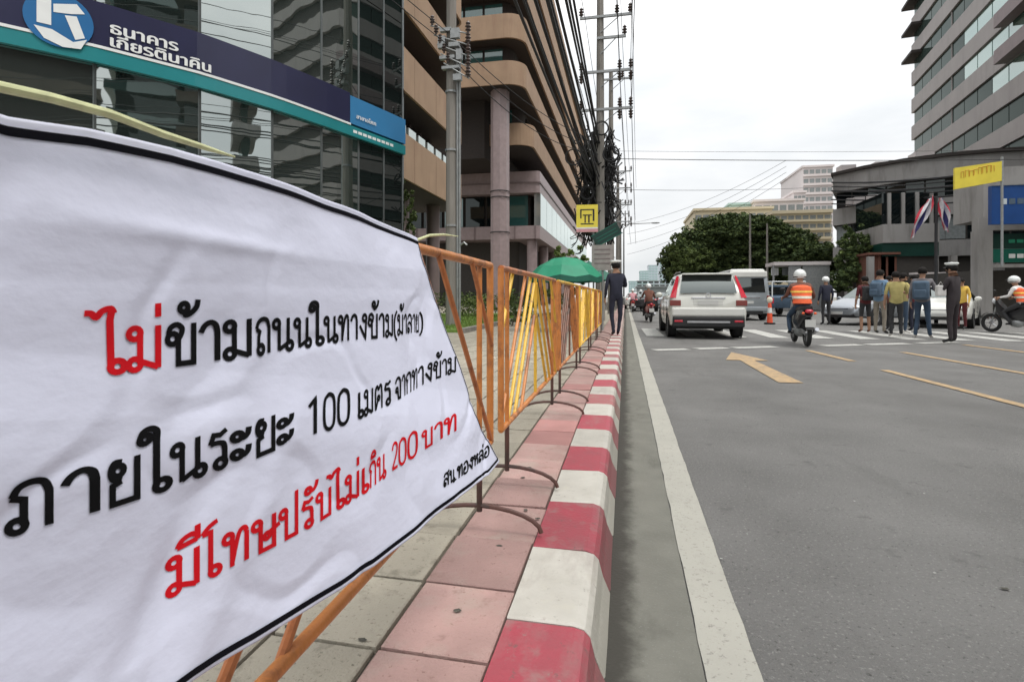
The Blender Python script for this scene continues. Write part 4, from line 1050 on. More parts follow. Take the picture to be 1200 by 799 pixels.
for (a, c, d, e) in ((-.32,.34,.30,.34),(-.32,-.26,.0,.32),(.26,.34,-.1,.32),(-.2,.22,.10,.14),(-.12,-.06,-.16,.12),(.05,.12,-.16,.1),(-.3,.3,-.22,-.18)):
    MB().box(a*w_, c*w_, -.004, -.001, d*h_, e*h_).build('drawing', 'cable', t)
MB().tube([(w_*.3,.05,-h_/2-3.0),(w_*.3,.05,h_/2)], .025, 8).build('post', 'steel_grey', t)
t, w_, h_ = sign_at('street_name_sign', 'dark green street-name board tilted upwards across the kerb pole', 711, 275, 15.0, 33, 13, 'green_dark', 'green_sign')
t.rotation_euler = (0, -.50, .15)
for k in range(2): MB().box(-w_*.4, w_*.4, -.005, -.001, -h_*.2+k*h_*.28, -h_*.12+k*h_*.28).build('text_line', 'green_sign', t)
t, w_, h_ = sign_at('notice_board', 'weathered grey-brown board under the green street-name board', 706, 302, 14.8, 25, 30, 'board', None)
for k in range(4): MB().box(-w_*.38, w_*.36, -.004, -.001, h_*(.3-k*.18), h_*(.34-k*.18)).build('text_line', 'pink_dark', t)
MB().tube([(0,.05,-h_/2-1.6),(0,.05,h_/2)], .03, 8).build('post', 'steel_grey', t)
t, w_, h_ = sign_at('small_notice', 'small white notice at the right of the weathered board', 721, 311, 14.6, 9, 9, 'sign_white', None)

# green market umbrella
ux, uy = Xat(662, 14.5), 14.5
t = thing('market_umbrella', 'green market umbrella standing behind the barriers', 'umbrella', (ux, uy, .14))
zt_ = Zat(301, ux, uy)-.14; ze = Zat(324, ux, uy)-.14
b = MB(); n = 8; Rr = .98
vs = [(0,0,zt_)]; 
for ring, (rr, zz) in enumerate(((.35,zt_-.05),(.72,zt_-.24),(1.0,ze+.02))):
    for k in range(n*2):
        a = pi*k/n; q = rr*Rr*(1 if k % 2 == 0 else .95); vs.append((q*cos(a), q*sin(a), zz - (.03 if k % 2 else 0)*ring))
fs = [(0, 1+k, 1+(k+1) % 16) for k in range(16)]
for ring in range(2):
    for k in range(16): a, c = 1+ring*16+k, 1+ring*16+(k+1) % 16; fs.append((a, a+16, c+16, c))
b.add(vs, fs); b.build('canopy', 'umbrella_green', t)
b = MB(); vs = []
for k in range(17):
    a = pi*k/8; q = Rr*(1 if k % 2 == 0 else .95)*1.0; vs += [(q*cos(a), q*sin(a), ze+.02-(.06 if k % 2 else 0)), (q*1.01*cos(a), q*1.01*sin(a), ze-.14-(.03 if k % 2 else 0))]
b.add(vs, [(2*k, 2*k+1, 2*k+3, 2*k+2) for k in range(16)]); b.build('valance', 'umbrella_dark', t)
MB().tube([(0,0,0),(0,0,zt_)], .02, 8).build('pole', 'steel_grey', t)
MB().cyl((0,0,.04), .25, .08).build('base', 'concrete_pole', t)
ux2, uy2 = Xat(690, 17.5), 17.5
t2_ = thing('market_umbrella', 'second, darker green umbrella tucked between the first one and the pole', 'umbrella', (ux2, uy2, .14))
b = MB(); vs = [(0,0,2.05)] + [(1.0*cos(2*pi*k/12), 1.0*sin(2*pi*k/12), 1.42) for k in range(12)]; b.add(vs, [(0, 1+k, 1+(k+1) % 12) for k in range(12)]); b.build('canopy', 'umbrella_dark', t2_)
MB().tube([(0,0,0),(0,0,2.05)], .02, 8).build('pole', 'steel_grey', t2_)

# ================================================================== RIGHT SIDE
sheet('far_sidewalk', MB().box(17.6, 60, 18, 95, -.05, .13), 'slab_grey')
b = MB()
for k in range(60): b.mi = k % 2; b.box(17.35, 17.597, 18+k*1.0, 18.99+k*1.0, -.02, .14)
o = b.build('far_kerb', ['kerb_red_faded','kerb_white']); o['kind'] = 'structure'
def facade_thing(name, label, p, q, z1, m='grey_clad', depth=14, cat='building', z0=.13):
    """building whose front runs from plan point p (left) to q (right); returns its empty with local x along the front, y into the block"""
    P, Q = Vector(p), Vector(q); a = atan2((Q-P).y, (Q-P).x)
    t = thing(name, label, cat, (P.x, P.y, z0), a); return t, (Q-P).length
# grey low block with curved corner
gp = [(17.6,52.0),(19.2,49.6),(21.2,47.7),(23.4,46.5),(26.0,45.9),(30,45.6)]
gb = thing('curved_office', 'low grey banded office building with a curved corner across the street', 'building', (21, 50, .13))
def gslab(out_, z0, z1, m, nm):
    pts = []
    for i, p in enumerate(gp):
        t_ = (Vector(gp[min(i+1, len(gp)-1)])-Vector(gp[max(i-1,0)])).normalized(); n = Vector((t_.y, -t_.x)); pts.append((p[0]+n.x*out_, p[1]+n.y*out_))
    b = MB(); b.prism(pts + [(30,66),(23.5,66)], z0, z1); return bl(b, gb).build(nm, m, gb)
for (z0, z1) in ((10.0,11.5),(7.2,8.6),(4.1,5.3)): gslab(0, z0, z1, 'grey_clad', 'parapet_band')
for (z0, z1) in ((8.6,10.0),(5.3,7.2),(.13,4.1)): gslab(-.45, z0+.003, z1-.003, 'dark_wall', 'inner_wall')
gslab(.25, 11.503, 11.75, 'dark_soffit', 'roof_edge')
for i in range(len(gp)-1):
    P, Q = Vector(gp[i]), Vector(gp[i+1]); n_ = max(1, int((Q-P).length/1.25))
    for k in range(n_):
        a, c = P.lerp(Q, (k+.05)/n_), P.lerp(Q, (k+.95)/n_)
        for (z0, z1, m) in ((8.66,9.9,'dark_pane'),(5.4,7.12,'win_grey' if (i+k) % 3 == 0 else 'dark_pane')):
            bl(seg_box(a, c, z0, z1, .06, -.36), gb).build('window', m, gb)
for k, (i, f) in enumerate(((0,.5),(1,.6),(2,.7),(4,.1),(4,.7))):
    p = Vector(gp[i]).lerp(Vector(gp[i+1]), f); bl(MB().box(p.x-.25, p.x+.25, p.y-.3, p.y+.2, 1.2-.6, 4.08), gb).build('column', 'grey_clad', gb)
for k in range(11):
    i = k % 5; p = Vector(gp[i]).lerp(Vector(gp[i+1]), random.uniform(.1,.9)); z = random.choice((5.35, 8.65)); bl(MB().box(p.x-.4, p.x+.35, p.y-.42, p.y-.02, z, z+.6), gb).build('air_conditioner', 'pinkwhite', gb)
# roof clutter and planting
rt = []
for (x, y, w_, h_) in ((18.6,53,1.2,.9),(20.5,51,1.6,.6),(23,50,1.4,1.0),(25.5,49,2.0,.7)):
    bl(MB().box(x, x+w_, y, y+1.2, 11.5, 11.76+h_), gb).build('roof_unit', 'pinkwhite', gb)
# shop block with columns and signs at the right edge
sh = thing('shop_block', 'grey shop block with green fascia and pale square columns at the right edge', 'building', (19, 34, .13))
xs0 = Xat(1085, 36); xs1 = Xat(1163, 31)
def sbox(x0, x1, y0, y1, z0, z1, m, nm): return bl(MB().box(x0, x1, y0, y1, z0, z1), sh).build(nm, m, sh)
fx, fy = Xat(1155, 30), 30
sbox(fx-.3, fx+.3, 30, 30.6, .13, Zat(270, fx, 30)-.003, 'grey_clad', 'column')
sbox(fx-.3, 30, 30.0, 30.5, Zat(270, fx, 30), Zat(255, fx, 30), 'grey_clad', 'lintel')
sbox(fx+.3, 30, 30.1, 30.4, Zat(313, fx+2, 30), Zat(309, fx+2, 30), 'grey_clad', 'lower_beam')
sbox(fx+.35, 30, 30.1, 30.25, Zat(307, fx+2, 30), Zat(291, fx+2, 30), 'green_sign', 'fascia_green')
sbox(fx+.35, 30, 30.12, 30.27, Zat(290.5, fx+2, 30), Zat(273, fx+2, 30), 'green_dark', 'fascia_dark_green')
for (y0_, y1_) in ((297,302),(280,284)):
    for k in range(7): sbox(fx+1.0+k*.34, fx+1.26+k*.34, 30.08 if y0_ > 290 else 30.10, 30.11 if y0_ > 290 else 30.13, Zat(y1_, fx+2, 30), Zat(y0_, fx+2, 30), 'umbrella_green' if y0_ < 290 else 'helmet_white', 'letter_mark')
sbox(fx+.35, 30, 31.5, 44, .13, Zat(315, fx+2, 30), 'dark_wall', 'shop_interior')
sbox(fx+.2, 30, 30.52, 33, Zat(255, fx, 30)+.003, 7.3, 'grey_clad', 'upper_wall')
# recessed green-fronted shop between the column and the curved building
gx0, gx1 = Xat(1098, 40), fx-.35
sbox(gx0, gx1, 40, 44, .13, Zat(300, gx0, 40), 'dark_wall', 'shop_interior')
sbox(gx0, gx1, 39.8, 44, Zat(300, gx0, 40), Zat(284, gx0, 40), 'green_dark', 'fascia_dark_green')
sbox(gx0, gx1, 39.7, 44, Zat(284, gx0, 40), Zat(262, gx0, 40), 'grey_clad', 'parapet')
sbox(gx0, gx1, 39.9, 44, Zat(262, gx0, 40)+.003, Zat(225, gx0, 40), 'dark_pane', 'glazing')
for k in range(4):
    x = gx0+(gx1-gx0)*(k+.5)/4; sbox(x-.09, x+.09, 39.75, 39.9, Zat(262, gx0, 40)+.01, Zat(225, gx0, 40), 'grey_clad', 'mullion')
for x in (gx0+.6, gx1-.9): sbox(x, x+.35, 39.6, 39.95, .13, Zat(300, gx0, 40), 'grey_clad', 'shop_pier')
# boards hung on the buildings
bx0 = Xat(1162, 29.0)
t = thing('wall_sign', 'large blue sign board above the green shop fascia at the right edge', 'sign', (bx0, 29.0, 0))
za, zb_ = Zat(263, bx0, 29), Zat(218, bx0, 29)
MB().box(0, 7, 0, .25, za, zb_).build('panel', 'blue_sign', t)
for k in range(9): MB().box(.35+k*.33, .6+k*.33, -.012, -.002, za+.9, za+1.16).build('letter_mark', 'bag_blue' if k % 3 else 'far_blue', t)
MB().box(0, 7, -.03, .28, zb_, zb_+.05).build('rim', 'steel_grey', t)
yx = Xat(1119, 27.5)
t = thing('hanging_sign', 'yellow slanting sign board with faint orange lettering over the right-hand shops', 'sign', (yx, 27.5, 0), .0)
pl = [(0, Zat(222, yx, 27.5)), (0, Zat(197, yx, 27.5)), (1.78, Zat(189, yx+1.8, 27.5)), (1.78, Zat(212, yx+1.8, 27.5))]
b = MB(); b.add([(p[0], 0, p[1]) for p in pl] + [(p[0], .12, p[1]) for p in pl], [(0,1,2,3),(7,6,5,4),(0,4,5,1),(1,5,6,2),(2,6,7,3),(3,7,4,0)]); b.build('panel', 'yellow_sign', t)
for k in range(8):
    x = .24+k*.165; zz = Zat(210, yx, 27.5)+.10+x*.20; b = MB(); q = random.uniform(.10,.15); hq = random.uniform(.12,.19)
    for (xa, za_, xb, zb2) in ((x,zz-.1,x,zz+hq),(x,zz+hq,x+q,zz+hq+.02),(x+q,zz+hq,x+q,zz-.1)):
        if random.random() < .85: b.tube([(xa,-.006,za_),(xb,-.006,zb2)], .014, 4)
    if b.v: b.build('letter_mark', 'orange_ink', t)
MB().tube([(1.82,.06,Zat(222, yx, 27.5)-3.4),(1.82,.06,Zat(189, yx+1.8, 27.5)+.2)], .05, 8).build('post', 'steel_grey', t)

# tower on the right
TP = Vector((Xat(1068, 78), 78)); a_t = math.radians(-9.0)
tr_ = thing('office_tower', 'tall grey office tower with slanting bands of green glass at the upper right', 'building', (TP.x, TP.y, .13), a_t + 0.0)
# local frame: +y runs away along the road side, -y towards the camera; +x into the block
def tbox(x0, x1, y0, y1, z0, z1, m, nm): return MB().box(x0, x1, y0, y1, z0, z1).build(nm, m, tr_)
flo = 3.42
F0 = 7.0
for k in range(17):
    z = F0 + k*flo
    tbox(0, 26, -46, 0, z, z+1.72, 'tower_clad', 'spandrel_band')
    tbox(.35, 25.6, -45.6, -.35, z+1.723, z+flo-.003, 'dark_wall', 'inner_wall')
    for j in range(15):
        y1 = -.4-j*3.0
        m = 'tower_glass'
        if k == 4 and 5 <= j <= 8: m = 'mint_glass'
        if k == 5 and 5 <= j <= 7: m = 'mint_glass'
        if k == 3 and 7 <= j <= 9: m = 'mint_glass'
        tbox(.20, .34, y1-2.9, y1-.05, z+1.75, z+flo-.03, m, 'window')
        if j in (4, 9): tbox(.10, .33, y1-.05, y1+.05, z+1.73, z+flo-.005, 'tower_clad', 'window_post')
for k in (7, 8, 9): tbox(-.9, 10, -3.2, .7, F0+k*flo-.32, F0+k*flo-.004, 'dark_soffit', 'canopy_slab')
for (j, z0) in ((24.5, 24.0), (24.5, 20.9)): tbox(-.9, -.004, -46, -j, z0-.25, z0+.9, 'pink_dark', 'sky_terrace')
tbox(-.35, 0.0-.004, -30.4, -29.6, 6, F0+10*flo, 'tower_clad', 'pilaster')
tbox(.5, 25, -45, -1, .0, F0-.004, 'dark_wall', 'podium')

# trees on the right
def far(px, Y): return (Xat(px, Y), Y, .13)
Yt = 62
def tz(py, px, Y): return Zat(py, Xat(px, Y), Y)-.13
def tx(px, px0, Y): return Xat(px, Y)-Xat(px0, Y)
c0 = 866
bl_ = [((tx(q, c0, Yt), dy, tz(r+7, q, Yt)), (a, 3.0, c)) for (q, r, a, c, dy) in ((812,302,2.6,2.6,0),(830,282,2.4,2.4,1),(852,268,2.3,1.6,-1),(876,266,2.4,1.5,0),(898,270,2.2,1.6,1),(920,284,2.3,1.8,0),(938,294,2.2,1.6,-1),(952,302,1.8,1.3,0),(845,272,2.0,1.2,0),(862,292,2.6,1.8,0),(892,294,2.6,1.8,1),(828,312,1.6,1.2,0),(858,314,1.3,1.0,1),(912,308,2.2,1.1,0),(884,315,1.2,.9,0))]
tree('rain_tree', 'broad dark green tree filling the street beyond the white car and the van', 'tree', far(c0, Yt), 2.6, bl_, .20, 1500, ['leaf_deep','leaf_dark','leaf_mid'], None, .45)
c1 = 800
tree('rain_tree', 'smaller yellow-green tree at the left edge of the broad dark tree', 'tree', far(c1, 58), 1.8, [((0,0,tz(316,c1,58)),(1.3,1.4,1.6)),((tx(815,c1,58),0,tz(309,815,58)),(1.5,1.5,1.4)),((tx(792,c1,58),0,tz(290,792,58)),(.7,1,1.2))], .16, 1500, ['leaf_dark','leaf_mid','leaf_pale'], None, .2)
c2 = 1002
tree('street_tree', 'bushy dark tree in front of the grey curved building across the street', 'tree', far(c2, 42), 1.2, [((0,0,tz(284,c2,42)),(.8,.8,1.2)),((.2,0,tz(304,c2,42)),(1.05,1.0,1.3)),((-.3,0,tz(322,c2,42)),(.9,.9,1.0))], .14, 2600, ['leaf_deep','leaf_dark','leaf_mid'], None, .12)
c3 = 950
tree('street_tree', 'low dark foliage to the right of the broad tree, above the parked cars', 'tree', far(c3, 48), .8, [((0,0,tz(330,c3,48)),(1.6,1.2,.8)),((tx(972,c3,48),0,tz(334,972,48)),(1.2,1,.6))], .14, 2200, ['leaf_deep','leaf_dark'], None, .12)

# buildings behind the trees
def block(name, label, px0, px1, ytop, Y, m, dep=20, win=None, wm='win_grey', rows=None, cols=None, ybot=348):
    x0, x1 = Xat(px0, Y), Xat(px1, Y); h = Zat(ytop, (x0+x1)/2, Y)
    t = thing(name, label, 'building', ((x0+x1)/2, Y, 0)); W2 = (x1-x0)/2
    MB().box(-W2, W2, 0, dep, -.03, h).build('wall', m, t)
    MB().box(-W2-.3, W2+.3, -.3, dep, h+.003, h+.5).build('roof_edge', m, t)
    if rows:
        rh = (h-6)/rows
        for r in range(rows):
            z = 6+r*rh+rh*.30
            for c in range(cols):
                x = -W2 + 2*W2*(c+.12)/cols; MB().box(x, x+2*W2*.78/cols, -.08, .2, z, z+rh*.44).build('window', wm, t)
            MB().box(-W2, W2, -.35, -.002, z-rh*.28, z-rh*.05).build('balcony_band', m, t)
    return t
block('apartment_building', 'cream apartment block with window rows rising behind the broad tree', 906, 974, 250, 95, 'cream', 20, rows=6, cols=8)
block('apartment_building', 'long low cream building whose top shows over the crown of the broad tree', 814, 905, 246, 120, 'cream', 20, rows=4, cols=10)
block('apartment_building', 'pale glassy building stepped above the cream one behind the tree', 855, 890, 240, 135, 'far_green', 20)
block('apartment_building', 'pinkish white building with roof boxes behind the cream apartments', 884, 942, 236, 132, 'pinkwhite', 20, rows=5, cols=6)
block('apartment_building', 'tallest pinkish white tower with stepped top beside the grey curved building', 941, 976, 196, 150, 'pinkwhite', 20, rows=12, cols=5)
block('apartment_building', 'short pinkish white annex at the foot of the stepped tower', 930, 944, 226, 140, 'pinkwhite', 14, rows=7, cols=3)
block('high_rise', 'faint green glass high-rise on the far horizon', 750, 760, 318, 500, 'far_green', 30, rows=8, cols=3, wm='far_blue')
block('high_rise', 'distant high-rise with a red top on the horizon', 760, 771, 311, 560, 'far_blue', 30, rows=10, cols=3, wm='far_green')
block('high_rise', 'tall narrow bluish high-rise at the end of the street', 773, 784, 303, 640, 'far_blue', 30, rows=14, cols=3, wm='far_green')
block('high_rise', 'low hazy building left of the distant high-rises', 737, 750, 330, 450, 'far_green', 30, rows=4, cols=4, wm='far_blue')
block('shophouse', 'dark low shop buildings under the trees at the end of the street', 746, 800, 337, 170, 'win_grey', 20, rows=2, cols=8, wm='dark_wall')
# white canopy and bus stop roof behind the officer
bxs, bY = Xat(907, 44), 44
t = thing('bus_shelter', 'white flat-roofed shelter behind the orange-vested rider', 'shelter', (bxs, bY, .1))
W_ = Xat(974, bY)-bxs
MB().box(0, W_, 0, 2.6, Zat(311, bxs, bY)-.1, Zat(307, bxs, bY)-.1).build('roof', 'pinkwhite', t)
for k in range(3): MB().box(W_*k/2-.06, W_*k/4+.06, .1, .22, 0, Zat(311, bxs, bY)-.1).build('post', 'steel_grey', t)
for k in range(5): MB().box(W_*(k+.15)/5, W_*(k+.8)/5, 1.2, 1.3, Zat(322, bxs, bY)-.1, Zat(313, bxs, bY)-.1).build('sign_panel', ('sign_white','win_grey','sign_white','sign_blue','sign_white')[k], t)
# two slim posts in front of the broad tree
for (px, top, lb) in ((879, 251, 'slim grey post standing before the middle of the broad tree'), (899, 262, 'second slim post before the broad tree, right of the first')):
    x = Xat(px, 50); t = thing('lamp_post', lb, 'post', (x, 50, 0), group='slim posts before the tree')
    MB().tube([(0,0,0),(0,0,Zat(top, x, 50))], [.12,.07], 8).build('post', 'concrete_pole', t); MB().cyl((0,0,.15), .2, .3).build('base', 'concrete_pole', t)
# brick-brown entrance wall and shop clutter behind the crowd
x = Xat(1018, 40); t = thing('kiosk', 'brown timber kiosk behind the men in blue and yellow shirts', 'kiosk', (x, 40, .13))
w_ = Xat(1050, 40)-x; h_ = Zat(299, x, 40)-.13
MB().box(0, w_, 0, 2, 0, h_).build('wall', 'brown_cloth', t)
for k in range(4): MB().box(w_*k/3.2, w_*k/3.2+.12, -.05, .0-.002, 0, h_).build('batten', 'brown_cloth', t)
MB().box(-.15, w_+.15, -.3, 2.1, h_+.002, h_+.15).build('roof', 'brown_cloth', t)
x = Xat(1075, 38); t = thing('shop_counter', 'white roadside counter partly hidden behind the crowd', 'counter', (x, 38, .13))
MB().box(0, 1.3, 0, .6, 0, 1.0).build('counter', 'pinkwhite', t); MB().box(-.1, 1.5, -.1, .8, 2.3, 2.42).build('awning', 'pinkwhite', t); MB().box(.55,.65,.3,.4,1.0,2.3).build('post','pinkwhite',t)

# national flags on a pole
fxp = Xat(1097, 24); t = thing('flagpole', 'dark pole carrying two limp striped flags in front of the right-hand shops', 'flagpole', (fxp, 24, .02))
MB().tube([(0,0,0),(0,0,Zat(232, fxp, 24))], [.07,.05], 8).build('pole', 'cable', t)
def flag(label, dx, lean, px_top, px_bot, wd):
    f = thing('flag', label, 'flag', (fxp+dx, 23.95, Zat(px_bot, fxp, 24)), 0, 'striped flags on the pole')
    H = Zat(px_top, fxp, 24)-Zat(px_bot, fxp, 24); cs = ['flag_red','flag_white','flag_blue','flag_blue','flag_white','flag_red']
    n = 14
    for i, c in enumerate(cs):
        b = MB(); vs = []
        for k in range(n+1):
            g = k/n; z = H*(1-g); 
            for e in (i, i+1):
                q = e/6; vs.append((lean*g*wd + (q-.5)*wd*(.25+.6*sin(pi*min(1, g*1.05))) , .09*sin(g*7+q*9)+.05*sin(q*14), z - q*.2*lean))
        b.add(vs, [(2*k, 2*k+1, 2*k+3, 2*k+2) for k in range(n)]); b.build('stripe', c, f, True)
flag('left-hand limp red, white and blue striped flag', -.18, -1.0, 234, 280, .62)
flag('right-hand limp red, white and blue striped flag', .18, .35, 232, 270, .48)

# buildings across the street and behind, seen mirrored in the bank's glass
def mirror_block(label, cx, cy, wd, dp, floors, rz, band, gl, zoff=0, fh=3.2):
    t = thing('apartment_building', label, 'building', (cx, cy, 0), rz)
    for k in range(floors):
        z = k*fh+.2; MB().box(-wd/2, wd/2, -dp/2, dp/2, z, z+1.1).build('balcony_band', band, t)
        MB().box(-wd/2+.8, wd/2-.8, -dp/2+.8, dp/2-.8, z+1.103, z+fh-.003).build('inner_wall', gl, t)
    return t
mirror_block('dark balconied apartment block behind the viewer, mirrored at the left of the bank glass', 25, -18.5, 17, 9, 15, radians(53), 'brown_clad', 'dark_soffit')
mirror_block('greenish glass block behind the viewer across the street, mirrored in the bank glass', 49, -12.5, 12, 12, 18, radians(70), 'teal_glass', 'dark_pane')
mirror_block('brownish block across the street, mirrored left of the bright middle of the bank glass', 40, -3.4, 9, 9, 16, radians(80), 'brown_clad', 'dark_pane')
mirror_block('slender grey block across the street, mirrored near the middle of the bank glass', 38, 13.7, 2.2, 8, 7, radians(90), 'grey_clad', 'tower_glass')
tree('street_tree', 'leafy tree on the far pavement, mirrored low in the bank glass', 'tree', (21, 22.5, .1), 2.4, [((0,0,4.2),(2.2,2.2,1.8)),((1.2,1,3.4),(1.6,1.6,1.3))], .2, 700, ['leaf_deep','leaf_dark','leaf_mid'], None, .2)
# ================================================================== VEHICLES (local: +y is the nose, wheels on z = 0)
def car_body(t, st, paint, glass='car_glass', hood_i=None):
    """st: stations (y, z_bottom, z_belt, z_top, half width at belt, half width at top) from tail to nose"""
    def ring(s_):
        y, zb, zl, zt, wb, wt = s_; h = zt-zl
        pts = [(0, zb), (wb*.80, zb), (wb*.96, zb+.05), (wb*1.0, zb+(zl-zb)*.45), (wb*.985, zl-.06), (wb*.95, zl),
               (wb*.95+(wt-wb*.95)*.55, zl+h*.5), (wt, zt-min(.09, h*.4)), (wt*.86, zt-min(.02, h*.1)), (wt*.45, zt+.006), (0, zt+.012)]
        return [(x, y, z) for x, z in pts] + [(-x, y, z) for x, z in pts[-2:0:-1]]
    R_ = [ring(s_) for s_ in st]; n = len(R_[0]); b = MB(); vs = [p for r in R_ for p in r]
    fs = [(i*n+k, i*n+(k+1) % n, (i+1)*n+(k+1) % n, (i+1)*n+k) for i in range(len(R_)-1) for k in range(n)]
    fs += [tuple(range(n)), tuple((len(R_)-1)*n+k for k in range(n))[::-1]]
    b.add(vs, fs); return b.build('body', paint, t, True)
def lerp_st(st, y):
    for a, c in zip(st, st[1:]):
        if a[0] <= y <= c[0]: f = (y-a[0])/(c[0]-a[0]); return [a[i]+(c[i]-a[i])*f for i in range(6)]
    return list(st[0] if y < st[0][0] else st[-1])
def side_pt(st, y, q, side, o_=.006):
    """q 0..1 from belt to top on the flank"""
    s_ = lerp_st(st, y); y_, zb, zl, zt, wb, wt = s_; h = zt-zl
    x0, x1, x2 = wb*.95, wb*.95+(wt-wb*.95)*.55, wt
    if q < .5: x = x0+(x1-x0)*q*2; z = zl+h*.5*q*2
    else: x = x1+(x2-x1)*(q-.5)*2; z = zl+h*.5+(h*.5-min(.09, h*.4))*(q-.5)*2
    return (side*(x+o_), y, z)
def side_window(t, st, y0, y1, q0=.06, q1=.92, m='car_glass', side=1, sl0=0, sl1=0):
    b = MB(); vs = []; nn = 6
    for i in range(nn+1):
        for j in range(5):
            q = q0+(q1-q0)*j/4; ya, yb = y0+sl0*j/4, y1+sl1*j/4; vs.append(side_pt(st, ya+(yb-ya)*i/nn, q, side))
    b.add(vs, [(i*5+j, i*5+j+1, (i+1)*5+j+1, (i+1)*5+j) for i in range(nn) for j in range(4)]); return b.build('side_window', m, t)
def cross_window(t, s0, s1, name, m='car_glass', f0=.08, f1=.92, wd=.88, o_=.012):
    """glass lying on the slope between two stations (windscreen or tailgate glass)"""
    b = MB(); vs = []
    nrm = Vector((0, -(s1[3]-s0[3]), (s1[0]-s0[0]))).normalized(); nrm = nrm if nrm.z > 0 else -nrm
    for i in range(5):
        f = f0+(f1-f0)*i/4; y = s0[0]+(s1[0]-s0[0])*f; z = s0[3]+(s1[3]-s0[3])*f; w_ = (s0[5]+(s1[5]-s0[5])*f)*wd
        for j in range(7):
            g = j/3-1; vs.append((w_*g, y+nrm.y*o_, z+nrm.z*o_+.012*(1-g*g)))
    b.add(vs, [(i*7+j, i*7+j+1, (i+1)*7+j+1, (i+1)*7+j) for i in range(4) for j in range(6)]); return b.build(name, m, t)
def wheel(t, x, y, r, side, w_=.21):
    MB().lathe([(r*.62,-w_/2),(r*.93,-w_/2),(r,-w_*.3),(r,w_*.3),(r*.93,w_/2),(r*.62,w_/2)], (x,y,r), 'x', 24).build('wheel', 'tyre', t, True)
    b = MB(); b.lathe([(0,side*w_*.36),(r*.16,side*w_*.40),(r*.2,side*w_*.30),(r*.55,side*w_*.34),(r*.63,side*w_*.42),(r*.63,-side*w_*.2),(0,-side*w_*.2)], (x,y,r), 'x', 20, close=False)
    whl = t.children[-1] if False else None
    b.build('rim', 'rim', t, True)
    MB().lathe([(r*1.02,0),(r*1.14,0),(r*1.14,.018*side),(r*1.02,.018*side)], (x+side*(w_*.42),y,r+.01), 'x', 24).build('wheel_arch', 'black_plastic', t)
def qbox(t, x0, x1, y0, y1, z0, z1, m, nm, bev=.012):
    return MB().box(x0, x1, y0, y1, z0, z1).build(nm, m, t, bevel=bev)
def mirrors(t, x, y, z, m):
    for s_ in (-1, 1): MB().ball((s_*(x+.10), y, z), (.10,.055,.08), 10, 6).build('wing_mirror', m, t, True)

# ---- white SUV seen from behind
t = thing('suv', 'white SUV stopped at the crossing, tall red lamps beside its rear glass', 'car', (1.98, 14.05, .002), radians(.5))
W = .905
SU = [(0.00,.42,.98,1.00,.84,.80),(.03,.34,1.00,1.06,.88,.82),(.10,.30,1.04,1.30,.90,.78),(.34,.28,1.06,1.585,.905,.69),(.60,.27,1.06,1.64,.905,.68),(1.6,.26,1.04,1.66,.905,.69),
      (2.45,.26,1.02,1.61,.905,.66),(2.80,.26,1.00,1.42,.905,.68),(3.30,.26,.98,1.06,.90,.78),(3.9,.28,.92,.97,.88,.76),(4.35,.32,.80,.84,.82,.66),(4.52,.40,.62,.66,.66,.5)]
car_body(t, SU, 'car_pearl')
b = MB(); vs = []; prr = [(.040,1.10,.66),(.100,1.285,.64),(.205,1.425,.61),(.315,1.545,.575)]
for (y, z, w_) in prr:
    for j in range(9): g = j/4-1; vs.append((w_*g, y-.030, z+.028+.010*(1-g*g)))
b.add(vs, [(i*9+j, i*9+j+1, (i+1)*9+j+1, (i+1)*9+j) for i in range(3) for j in range(8)]); b.build('rear_window', 'rear_glass', t, True)
b = MB(); vs = []
for (y, z, w_) in [(.298,1.50,.60),(.335,1.575,.58)]:
    for g in (-1, -.5, 0, .5, 1): vs.append((w_*g, y-.036, z+.036))
b.add(vs, [(j, j+1, 5+j+1, 5+j) for j in range(4)]); b.build('rear_window_shade', 'black_plastic', t)
b = MB(); b.box(-.60,.60,.10,.33,1.585,1.625); b.build('roof_spoiler', 'car_pearl', t, bevel=.015)
cross_window(t, SU[8], SU[6], 'windscreen')
for s_ in (-1, 1):
    side_window(t, SU, .52, 1.05, .1, .85, side=s_, sl0=.06); side_window(t, SU, 1.12, 1.98, side=s_); side_window(t, SU, 2.05, 2.95, side=s_, sl1=-.42)
    # tall tail lamps climbing the pillars, reflector lower down
    b = MB(); pr = [(.90,.035,1.02),(.76,-.005,1.02),(.705,.115,1.30),(.66,.285,1.56),(.71,.34,1.57),(.80,.20,1.30)]
    b.add([(s_*x,y,z) for x,y,z in pr] + [(s_*x*1.0,y+.07,z) for x,y,z in pr], [(0,1,2,5),(2,3,4,5),(6,7,8,11),(8,9,10,11)] + [(k,(k+1)%6,6+(k+1)%6,6+k) for k in range(6)]); b.build('tail_light', 'red_lamp', t)
    qbox(t, min(s_*.64,s_*.90), max(s_*.64,s_*.90), -.012, .10, .82, .96, 'red_lamp_dark', 'lower_tail_light')
    qbox(t, min(s_*.60,s_*.80), max(s_*.60,s_*.80), -.055, .02, .42, .47, 'red_lamp', 'reflector')
    wheel(t, s_*.80, .86, .345, s_); wheel(t, s_*.80, 3.48, .345, s_)
qbox(t, -.86, .86, -.035, .16, .56, .78, 'car_white', 'bumper', .04)
qbox(t, -.84, .84, -.045, .2, .30, .555, 'black_plastic', 'lower_bumper', .03)
qbox(t, -.50, .50, -.062, -.046, .40, .45, 'rim', 'skid_strip')
qbox(t, -.80, .80, .3, 4.0, .24, .34, 'black_plastic', 'underbody')
qbox(t, -.40, .40, -.012, .03, .995, 1.035, 'chrome', 'tailgate_bar'); qbox(t, -.24, .24, -.016, -.002, .84, .965, 'plate', 'number_plate', .004)
qbox(t, -.35, .35, -.004, .06, .83, .985, 'car_white', 'plate_recess')
